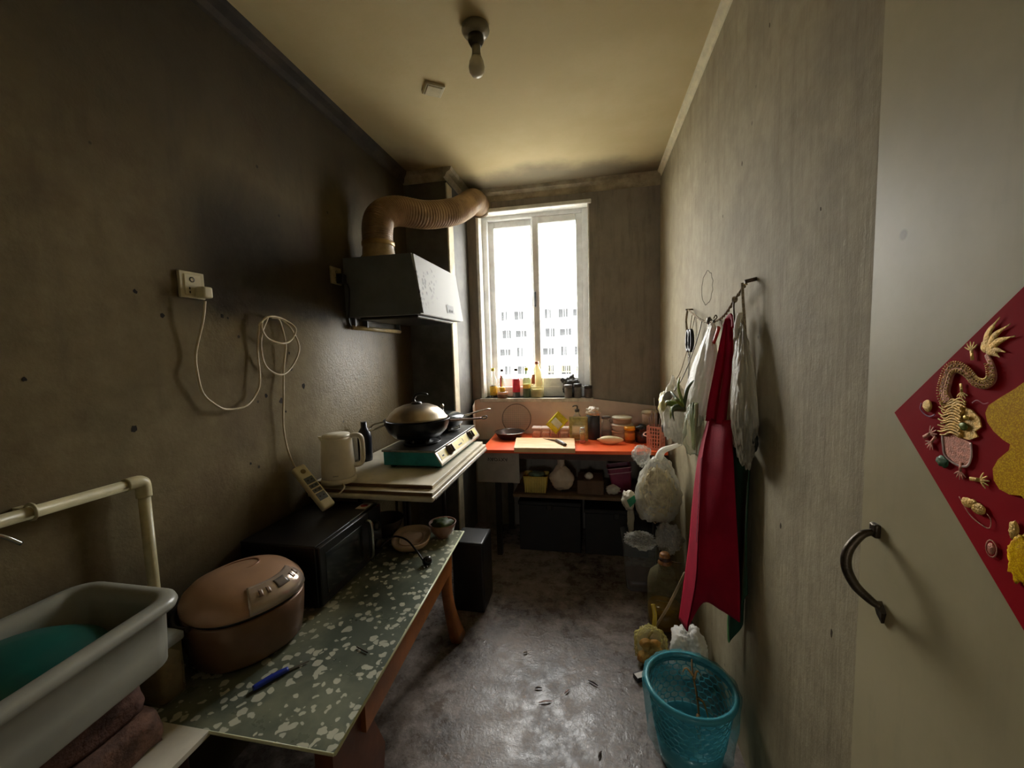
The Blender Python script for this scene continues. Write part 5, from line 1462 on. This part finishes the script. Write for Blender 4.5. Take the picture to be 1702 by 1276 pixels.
def grid_sheet(rows, nu, nv, th):
    R_ = [catmull(r, nu) for r in rows]
    C_ = list(zip(*R_))
    G = [catmull(list(c), nv) for c in C_]
    bm = new_bm()
    V = [[bm.verts.new(p) for p in col] for col in G]
    for i in range(len(V) - 1):
        for j in range(len(V[0]) - 1):
            bm.faces.new((V[i][j], V[i + 1][j], V[i + 1][j + 1], V[i][j + 1])).smooth = True
    bmesh.ops.recalc_face_normals(bm, faces=bm.faces[:])
    bmesh.ops.solidify(bm, geom=bm.faces[:], thickness=th)
    return bm
obj('skirt', grid_sheet(rows, 6, 6, .003), m_ap, ap)
def strap(pts, w, ax):
    P_ = catmull(pts, 8)
    ax = Vector(ax).normalized()
    def f(u, v):
        p_ = P_[min(len(P_) - 1, int(round(v * (len(P_) - 1))))]
        ww = w * (1 + .8 * v)
        return p_ + ax * (u - .5) * ww
    return sheet(f, 3, len(P_) - 1, .003)
obj('neck_strap', strap([(0.462, 1.519, 1.542), (0.452, 1.533, 1.458), (0.445, 1.565, 1.351), (0.438, 1.593, 1.25), (0.432, 1.598, 1.171)], .022, (.94, -.33, 0)), m_ap, ap)
obj('neck_strap', strap([(0.462, 1.513, 1.542), (0.46, 1.495, 1.447), (0.455, 1.499, 1.355), (0.45, 1.517, 1.26), (0.446, 1.532, 1.172)], .018, (.94, -.33, 0)), m_ap, ap)
obj('strap_loop', tube([(.452, 1.535, 1.515), (.458, 1.515, 1.542), (.462, 1.497, 1.548), (.464, 1.485, 1.535), (.462, 1.475, 1.51)], .010, 8, flat=((1, 0, 0), .4)), m_ap, ap)
obj('pocket_seam', tube([Vector(p_) + Vector((-.006, -.004, 0)) for p_ in (rows[1][1], rows[2][1], rows[3][1])], .0014, 6), M('pale_piping', rgb(206, 120, 140), .6), ap)
gc = thing('green_cloth', 'dark green cloth hanging behind the crimson apron', 'cloth')
obj('cloth', sheet(lambda u, v: (.487 - .012 * math.sin(u * 7 + v * 2), 1.53 - .17 * u - .02 * v * (1 - u), 1.10 - v * (.73 - .28 * u)), 14, 14, .003), M('dark_green_cloth', rgb(26, 62, 36), .7, var=.3), gc)
obj('pale_border', tube([(.478, 1.522, .48), (.476, 1.516, .42), (.477, 1.51, .375)], .008, 8, flat=((1, 0, 0), .3)), M('mint_cloth', rgb(120, 190, 120), .6), gc)

# ---------------------------------------------------------------- lower right clutter
m_film = CLEAR('clear_bag_film', (.99, .99, .97, 1), .26, .14, body=rgb(226, 224, 214), bump=.8, bscale=26, trans=.3)
nb = thing('noodle_bag', 'big clear bag of dried noodles hanging by its knot at the orange table corner', 'bag')
obj('film', blob((.358, 2.36, .640), (.118, .105, .195), 5, .10, 4, 61, fn=lambda q: Vector((q.x * (1 - .22 * q.z), q.y * (1 - .22 * q.z), q.z)), crease=.10), m_film, nb)
obj('noodles', blob((.362, 2.365, .610), (.098, .088, .150), 5, .10, 6, 62, crease=.22), M('tan_noodles', rgb(206, 190, 146), .7, var=.45, scale=26, bump=.8, bscale=40), nb)
bm = new_bm()
for k in range(26):
    a_ = random.uniform(0, 2 * PI); z0 = random.uniform(-.10, .12)
    P_ = []
    for j in range(5):
        aa = a_ + j * random.uniform(.1, .3); zz_ = .61 + z0 - j * random.uniform(-.03, .03)
        rr = math.sqrt(max(.15, 1 - ((zz_ - .61) / .16) ** 2))
        P_.append((.362 + .100 * rr * math.cos(aa), 2.365 + .090 * rr * math.sin(aa), zz_))
    add_tube(bm, P_, .0022, 5, n=3)
ns = obj('noodle_strands', bm, M('pale_noodle', rgb(222, 204, 160), .6), nb); ns['kind'] = 'stuff'
obj('knot', tube([(.362, 2.36, .80), (.372, 2.36, .842), (.39, 2.36, .868), (.43, 2.36, .885), (.49, 2.37, .905)], lambda t: .026 - .016 * t, 10), m_bag, nb)
obj('loose_ear', blob((.272, 2.36, .835), (.045, .03, .055), 4, .3, 6, 64, crease=.3), m_film, nb)
gp = thing('snack_packet', 'white and green packet tucked beside the noodle bag', 'packet')
obj('film', blob((.205, 2.40, .555), (.040, .03, .055), 4, .2, 5, 66, crease=.2), M('white_film', rgb(206, 198, 180), .35), gp)
obj('green_print', prism([(.190, 2.372, .565), (.232, 2.366, .600), (.245, 2.366, .565), (.208, 2.370, .525)], (0, -.004, 0)), M('green_print', rgb(40, 140, 96), .4), gp)
obj('film_tail', blob((.215, 2.41, .44), (.020, .016, .085), 4, .2, 5, 67, crease=.2), m_bagc, gp)
cb = thing('clear_container', 'clear plastic container with brown residue on the floor by the right wall', 'container')
lo_ = [rr_loop(.275 - a_, .275 + a_, 2.47 - a_, 2.47 + a_, .03, z_) for a_, z_ in ((.080, .001), (.086, .01), (.105, .30), (.112, .305), (.112, .312))]
obj('body', loft(lo_, True, False), CLEAR('clear_box_plastic', (.95, .96, .96, 1), .05, .08, body=rgb(200, 206, 206)), cb)
obj('residue', loft([rr_loop(.275 - a_, .275 + a_, 2.47 - a_, 2.47 + a_, .03, z_) for a_, z_ in ((.078, .004), (.082, .07))]), M('brown_residue', rgb(80, 52, 34), .4), cb)
one('film_bag', blob((.265, 2.33, .350), (.080, .055, .045), 5, .2, 5, 71, crease=.35), m_film, 'clear empty bag spilling over the container beside the oil jug', 'bag')
one('film_bag', blob((.405, 2.27, .400), (.065, .065, .075), 5, .2, 5, 72, crease=.35), CLEAR('frosty_film', (1, 1, 1, 1), .38, .2, body=rgb(216, 214, 208), bump=.8, trans=.3), 'frosty white bag stuffed between oil jug and apron', 'bag')
jg = thing('oil_jug', 'clear plastic jug of amber oil with brown cap on the floor', 'jug')
jc = (.360, 2.13, 0)
obj('body', lathe([(0, .001), (.080, .001), (.086, .01), (.086, .12), (.083, .125), (.086, .13), (.086, .235), (.075, .275), (.045, .305), (.024, .318), (.024, .335), (0, .335)], 36, c=jc), CLEAR('jug_plastic', (.97, .95, .84, 1), .07, .10, body=rgb(180, 170, 130)), jg)
obj('oil', lathe([(0, .004), (.078, .004), (.083, .012), (.083, .10), (0, .10)], 36, c=jc), CLEAR('amber_oil', (.85, .65, .16, 1), .5, .08, body=rgb(150, 112, 26)), jg)
obj('cap', lathe([(0, .328), (.034, .328), (.035, .333), (.030, .338), (.025, .378), (.018, .384), (0, .384)], 24, c=jc), M('brown_cork_cap', rgb(150, 100, 50), .5, var=.5, scale=60), jg)
obj('cap_band', lathe([(.0288, .345), (.0292, .346), (.0268, .364), (.0262, .364)], 24, c=jc), M('dark_cap_band', rgb(60, 36, 20), .5), jg)
obj('tie_string', tube([(.385, 2.12, .345), (.41, 2.10, .350), (.435, 2.09, .353)], .003, 6), M('dark_cap_band', rgb(60, 36, 20), .5), jg)
one('wooden_stick', tube([(.262, 2.00, .006), (.345, 1.985, .17), (.425, 1.965, .375)], .0070, 8), M('grey_stick_wood', rgb(160, 138, 104), .7, var=.3), 'thin grey stick leaning across the oil jug', 'stick')
pt = thing('vegetable_bag', 'yellow-tinted clear bag of ginger roots beside the blue bin', 'bag')
obj('film', blob((.250, 1.835, .085), (.070, .068, .085), 5, .15, 5, 81, crease=.2, fn=lambda q: Vector((q.x, q.y, max(q.z, -.95)))), CLEAR('yellow_clear_film', (.99, .97, .80, 1), .16, .15, body=rgb(226, 214, 140), bump=.8, trans=.3), pt)
for k, (dx, dy, dz, s_) in enumerate(((-.03, -.02, .04, .034), (.02, -.03, .045, .03), (0, .02, .05, .034), (.03, .02, .038, .03), (-.02, .0, .09, .028), (.02, -.005, .095, .026))):
    obj('root', blob((.250 + dx, 1.835 + dy, dz), (s_, s_ * .8, s_ * .85), 3, .2, 5, 90 + k), M('ginger_skin', rgb(176, 122, 56), .6, var=.35, scale=30), pt)
obj('yellow_strip', tube([(.272, 1.88, .15), (.278, 1.90, .19), (.272, 1.92, .23)], .010, 8, flat=((0, 1, 0), .3)), M('yellow_tape', rgb(206, 176, 40), .4), pt)
one('white_bag', blob((.408, 1.80, .105), (.076, .095, .105), 5, .25, 5, 95, crease=.16, fn=lambda q: Vector((q.x, q.y, max(q.z, -.97)))), m_bag, 'crumpled white bag on the floor between ginger bag and apron', 'bag')
crt = thing('small_carton', 'tiny black and white carton on the floor by the ginger bag', 'carton')
obj('box', xf(box((-.028, -.018, 0), (.028, .018, .022), .001, 1), (.195, 1.735, .0005), (0, 0, .5)), M('black_carton', rgb(40, 36, 40), .5), crt)
obj('white_flap', xf(box((-.028, -.018, .0222), (.028, .010, .0232)), (.195, 1.735, .0005), (0, 0, .5)), M('white_carton', rgb(222, 216, 206), .5), crt)

# blue bin
bn = thing('waste_bin', 'blue-green plastic waste bin with honeycomb wall by the right wall', 'bin')
m_bin = M('blue_green_plastic', rgb(84, 160, 172), .28, var=.1, coat=.3)
nb_c = Vector((.322, 1.405, 0))
def binr(z):
    return .100 + .042 * (z / .285)
# honeycomb wall band: hexagons cut through, kept as strips
bm = new_bm()
NH, rows_h = 26, 8
z0h, z1h = .105, .262
dz_h = (z1h - z0h) / rows_h
vcache = {}
def hv(a_, z_):
    key = (round(a_ / (2 * PI / NH) * 24) % (NH * 24), round(z_ * 1e5))
    if key not in vcache:
        r_ = binr(z_)
        vcache[key] = bm.verts.new(nb_c + Vector((r_ * math.cos(a_), r_ * math.sin(a_), z_)))
    return vcache[key]
da = 2 * PI / NH
for j in range(rows_h):
    for i in range(NH):
        ac = (i + (j % 2) * .5) * da
        zc = z0h + (j + .5) * dz_h
        hx_ = [hv(ac - da / 2, zc - dz_h / 3), hv(ac, zc - dz_h * 2 / 3), hv(ac + da / 2, zc - dz_h / 3), hv(ac + da / 2, zc + dz_h / 3), hv(ac, zc + dz_h * 2 / 3), hv(ac - da / 2, zc + dz_h / 3)]
        try:
            bm.faces.new(hx_)
        except ValueError:
            pass
bmesh.ops.remove_doubles(bm, verts=bm.verts[:], dist=2e-4)
bmesh.ops.recalc_face_normals(bm, faces=bm.faces[:])
bmesh.ops.wireframe(bm, faces=bm.faces[:], thickness=.0042, offset=.0, use_replace=True, use_boundary=True, use_even_offset=True)
obj('honeycomb_wall', bm, m_bin, bn)
obj('lower_wall', lathe([(0, .001), (.092, .001), (.100, .008), (binr(.11), .11), (binr(.11) - .003, .11), (.097, .010), (0, .005)], 44, c=nb_c), m_bin, bn)
obj('rim', lathe([(binr(.258) - .003, .258), (binr(.258) + .003, .258), (binr(.272) + .010, .268), (binr(.272) + .012, .278), (binr(.272) + .006, .287), (binr(.272) - .002, .286), (binr(.265) - .003, .275)], 48, c=nb_c), m_bin, bn)
m_liner = CLEAR('teal_liner_film', (.86, .97, .98, 1), .10, .14, body=rgb(90, 176, 186), bump=.6, bscale=30, trans=.3)
def lw(a, z):
    return 1 + .018 * math.sin(a * 13 + z * 40) + .012 * math.sin(a * 29)
obj('liner_inside', lathe([(0, .02), (.085, .02), (.098, .06), (.110, .12), (.122, .20), (.132, .27), (.140, .289)], 60, c=nb_c, wob=lw), m_liner, bn)
obj('liner_overhang', lathe([(.140, .290), (.150, .291), (.158, .283), (.157, .25), (.150, .18), (.140, .10), (.142, .085)], 60, c=nb_c, wob=lw), m_liner, bn)
pl2 = thing('dry_stalk', 'withered brown stalk sticking out of the blue bin', 'stalk')
obj('stem', tube([(.345, 1.35, .10), (.352, 1.42, .20), (.350, 1.49, .255), (.356, 1.53, .275)], .0035, 7), M('dry_stalk_brown', rgb(120, 90, 44), .7, var=.4), pl2)
for k, q in enumerate((((.350, 1.47, .245), (.368, 1.50, .255), (.385, 1.50, .235)), ((.351, 1.48, .25), (.33, 1.50, .262), (.315, 1.49, .25)), ((.352, 1.43, .21), (.372, 1.42, .20), (.38, 1.39, .17)), ((.350, 1.40, .175), (.335, 1.37, .165), (.338, 1.34, .14)))):
    obj('leaf', tube(q, lambda t: .006 * (1 - t) + .001, 6, flat=((0, 0, 1), .3)), M('withered_leaf', rgb(150, 110, 50), .7, var=.4), pl2)

# litter on the floor
lt_ = [(-.242, 1.608, .030, .2, 'dark curled scrap on the floor near the bench', rgb(60, 44, 34)), (-.012, 1.672, .05, -.5, 'dark flake on the floor in front of the blue bin', rgb(52, 46, 42)),
       (-.205, 1.545, .055, .3, 'thin pinkish sliver on the middle of the floor', rgb(206, 176, 170)), (-.12, 1.61, .03, .9, 'small white shred on the floor', rgb(206, 200, 190)),
       (.012, 1.36, .03, 1.2, 'dark seed husk on the floor near the lower picture edge', rgb(60, 52, 44)), (-.33, 1.80, .02, .4, 'brown crumb on the floor beside the bench leg', rgb(90, 70, 50))]
for x_, yy, ln, a_, lb, c_ in lt_:
    e = Vector((math.cos(a_), math.sin(a_), 0)) * ln / 2
    o_ = Vector((x_, yy, .0045))
    one('floor_scrap', tube([o_ - e, o_ + Vector((0, 0, .004)), o_ + e], lambda t: .0012 + .003 * math.sin(t * PI), 6, flat=((0, 0, 1), .5)), M('scrap_%d' % int(c_[0] * 1e4), c_, .8), lb, 'scrap')

# ================================================================== red New Year poster on the door
po = thing('new_year_poster', 'red diamond poster with gold dragon stuck on the cream door', 'poster')
PX = DX - .0012
Lc = Vector((PX, .691, 1.347)); e1 = Vector((0, -.735, .678)); e2 = Vector((0, -.707, -.707))
S = .40
m_red = M('red_poster_velvet', rgb(164, 2, 20), .7, var=.12, scale=5, spec=.1)
obj('sheet', prism([Lc, Lc + e1 * S, Lc + e1 * S + e2 * S, Lc + e2 * S], (.0010, 0, 0)), m_red, po)
m_gold = M('embossed_gold', rgb(222, 176, 84), .38, .35, var=.35, scale=120, bump=.4)
m_gold2 = M('pink_gold', rgb(190, 120, 92), .45, .35, var=.4, scale=160, bump=.4)
gl = NT('gold_glitter')
_v = gl.voro(900.0)
_cs = gl.n('ShaderNodeSeparateColor'); gl.link(_v.outputs['Color'], _cs.inputs[0])
gl.color(gl.mix(gl.smooth(_cs.outputs[0], .3, .95), rgb(222, 160, 0), rgb(255, 214, 20))); gl.rough(.4); gl.b.inputs['Metallic'].default_value = .0
gl.b.inputs['Specular IOR Level'].default_value = 0.15
gl.bump(_cs.outputs[1], .3, .001)
m_glit = gl.m
def yzl(pts, dx=0.0):
    return [Vector((PX - .0016 - dx, a_, b_)) for a_, b_ in pts]
# big glitter blossom
lob = [(0.51, 1.407), (0.518, 1.4), (0.534, 1.388), (0.546, 1.378), (0.549, 1.369), (0.546, 1.359), (0.538, 1.35), (0.527, 1.343), (0.519, 1.34), (0.52, 1.333), (0.531, 1.32), (0.536, 1.308), (0.534, 1.296), (0.527, 1.288), (0.516, 1.286), (0.504, 1.289), (0.492, 1.280), (0.470, 1.275), (0.445, 1.28), (0.42, 1.30), (0.41, 1.34), (0.43, 1.38), (0.46, 1.41), (0.49, 1.415)]
blm = obj('glitter_blossom', prism(yzl(lob), (.0016, 0, 0)), m_glit, po); blm['label'] = 'large glittering gold blossom shape'
body = [(0.553, 1.435), (0.545, 1.422), (0.543, 1.408), (0.551, 1.401), (0.563, 1.403), (0.573, 1.412), (0.586, 1.418), (0.597, 1.414), (0.602, 1.4), (0.604, 1.386), (0.598, 1.375)]
FX = ((1, 0, 0), .25)
drg = obj('dragon_body', tube(yzl(body), lambda t: .0022 + .0062 * t ** .6, 10, flat=FX), m_gold2, po); drg['label'] = 'scaly gold dragon body'
cpb = catmull(yzl(body, .0018), 6)
bm = new_bm()
for i in range(4, len(cpb) - 1, 1):
    d_ = (cpb[i + 1] - cpb[i - 1]).normalized(); sd = Vector((0, -d_.z, d_.y))
    r_ = .0022 + .0062 * (i / len(cpb)) ** .6
    c_ = cpb[i] + sd * (r_ * .45 if i % 2 else -r_ * .45)
    add_tube(bm, [c_ + Vector((0, math.cos(k * PI / 3) * r_ * .34, math.sin(k * PI / 3) * r_ * .34)) for k in range(6)], .00045, 4, closed=True, smooth_path=False)
    tip = cpb[i] + sd * (r_ + .002)
    add_tube(bm, [cpb[i] + sd * r_ * .9, tip], .0006, 4, smooth_path=False)
obj('scale', bm, m_gold, drg)
b2_ = [(0.604, 1.332), (0.602, 1.320), (0.598, 1.307), (0.582, 1.3), (0.567, 1.302), (0.562, 1.315), (0.564, 1.331)]
obj('dragon_belly', prism(yzl(b2_ + [(.585, 1.336)]), (.0012, 0, 0)), m_gold2, po)
obj('belly_outline', tube(yzl(b2_, .0004), .0014, 8, flat=FX), M('silver_pink_edge', rgb(190, 160, 150), .4, .3), po)
tl_ = [(0.559, 1.448), (0.556, 1.441), (0.548, 1.434), (0.537, 1.432), (0.531, 1.438), (0.528, 1.444), (0.522, 1.454), (0.524, 1.464), (0.528, 1.469), (0.53, 1.461), (0.533, 1.469), (0.54, 1.476), (0.537, 1.463), (0.543, 1.466), (0.544, 1.457), (0.551, 1.458), (0.552, 1.449)]
root = (0.553, 1.438)
fl = [((0.537, 1.432), .0030), ((0.531, 1.438), .0030), ((0.522, 1.455), .0036), ((0.528, 1.468), .0034), ((0.540, 1.476), .0036), ((0.545, 1.466), .0030), ((0.552, 1.458), .0026), ((0.559, 1.449), .0022)]
for (ty, tz), w_ in fl:
    my = (root[0] + ty) / 2 + (tz - root[1]) * .15; mz = (root[1] + tz) / 2 - (ty - root[0]) * .10
    obj('tail_flame', tube(yzl([root, (my, mz), (ty, tz)]), lambda t, w_=w_: .0008 + w_ * math.sin(min(1, t * 1.15 + .1) * PI) ** .8 if t < .95 else .0005, 8, flat=FX), m_gold, po)
# head and mane
head = [(.600, 1.372), (.590, 1.378), (.578, 1.372), (.566, 1.370), (.556, 1.362), (.553, 1.352), (.560, 1.345), (.556, 1.340), (.566, 1.334), (.580, 1.334), (.596, 1.340), (.604, 1.352)]
hd_ = obj('dragon_head', prism(yzl(head, .0003), (.0014, 0, 0)), m_gold, po); hd_['label'] = 'gold dragon head with wavy mane'
bm = new_bm()
for k in range(13):
    z_ = 1.376 - k * .0034
    add_tube(bm, yzl([(.578 - .002 * (k % 2), z_), (.590, z_ + .003), (.599 + .002 * (k % 3), z_ - .002), (.606 + .004 * (k % 2), z_ + .003 - .0005 * k)], .0012), lambda t: .0021 * (1 - .6 * t), 6, flat=((1, 0, 0), .5))
for k in range(3):
    add_tube(bm, yzl([(.590, 1.376 - k * .003), (.580, 1.382 - k * .004), (.572, 1.378 - k * .003)], .0016), .0012, 6, flat=((1, 0, 0), .5))
obj('mane', bm, m_gold, hd_)
obj('eye', blob((PX - .0036, .570, 1.360), (.0012, .004, .003), 2, .0, 1, 0), M('eye_gold', rgb(226, 190, 90), .3, .5), hd_)
obj('cheek', blob((PX - .0034, .573, 1.349), (.0012, .006, .005), 2, .1, 4, 0), M('olive_green_foil', rgb(110, 120, 50), .35, .3), hd_)
def claw(y0, z0, ang, s=1.0, m=m_gold):
    bm = new_bm()
    dv = Vector((0, math.cos(ang), math.sin(ang)))
    o_ = Vector((PX - .002, y0, z0))
    add_tube(bm, [o_ - dv * .012 * s, o_], .0022 * s, 6, smooth_path=False, flat=FX)
    for k in (-1.1, -.55, 0, .55, 1.1):
        d2 = Vector((0, math.cos(ang + k), math.sin(ang + k)))
        add_tube(bm, [o_, o_ + d2 * .005 * s, o_ + d2 * .009 * s + dv * .001], lambda t: .0016 * s * (1 - .6 * t), 6, flat=FX)
    obj('claw', bm, m, po)
claw(.571, 1.440, PI/2 - .2)
claw(.580, 1.389, -PI/2 - .2, .9)
claw(.622, 1.330, PI - .6, 1.1, m_gold2)
claw(.620, 1.318, -PI/2 + .6, 1.0, m_gold2)
claw(.549, 1.291, -.2 + PI, 1.1)
claw(.575, 1.293, -PI/2, 1.0, m_gold2)
obj('pearl', blob((PX - .0022, .629, 1.366), (.0016, .0075, .008), 3, .08, 5, 0), m_gold, po)
obj('cloud_edge', tube(yzl([(.640, 1.368), (.641, 1.360), (.634, 1.354), (.625, 1.352), (.617, 1.356)]), .0010, 6, flat=FX), M('violet_thread', rgb(150, 70, 110), .5), po)
obj('green_cloud', blob((PX - .002, .601, 1.298), (.0014, .009, .007), 3, .3, 6, 2), M('green_foil', rgb(50, 88, 52), .4, .2), po)
for (a_, b_, s_) in ((.563, 1.259, .008), (.549, 1.257, .009), (.556, 1.262, .005)):
    obj('gold_ingot', blob((PX - .002, a_, b_), (.0014, s_, s_ * .75), 3, .1, 4, 1), m_gold, po)
obj('curl_line', tube(yzl([(.575, 1.262), (.560, 1.246), (.545, 1.240), (.535, 1.240), (.534, 1.250), (.540, 1.256)]), .0007, 6, flat=FX), m_gold2, po)
obj('coin', tube(yzl([(.531 + .0062 * math.cos(k * PI / 8) , 1.218 + .0095 * math.sin(k * PI / 8)) for k in range(16)]), .0009, 6, closed=True, smooth_path=False, flat=FX), m_gold2, po)
obj('coin', blob((PX - .0018, .531, 1.218), (.001, .0045, .007), 2, 0, 1, 0), m_gold2, po)
obj('gold_crest', blob((PX - .002, .496, 1.222), (.0018, .016, .026), 4, .25, 7, 5, crease=.2), m_glit, po)
obj('gold_crest', blob((PX - .002, .508, 1.250), (.0018, .005, .010), 3, .2, 6, 6), m_gold, po)
obj('whisker', tube(yzl([(.566, 1.378), (.560, 1.382), (.552, 1.379), (.546, 1.381)]), .0007, 6, flat=FX), M('pink_thread', rgb(206, 90, 100), .5), po)

settle()
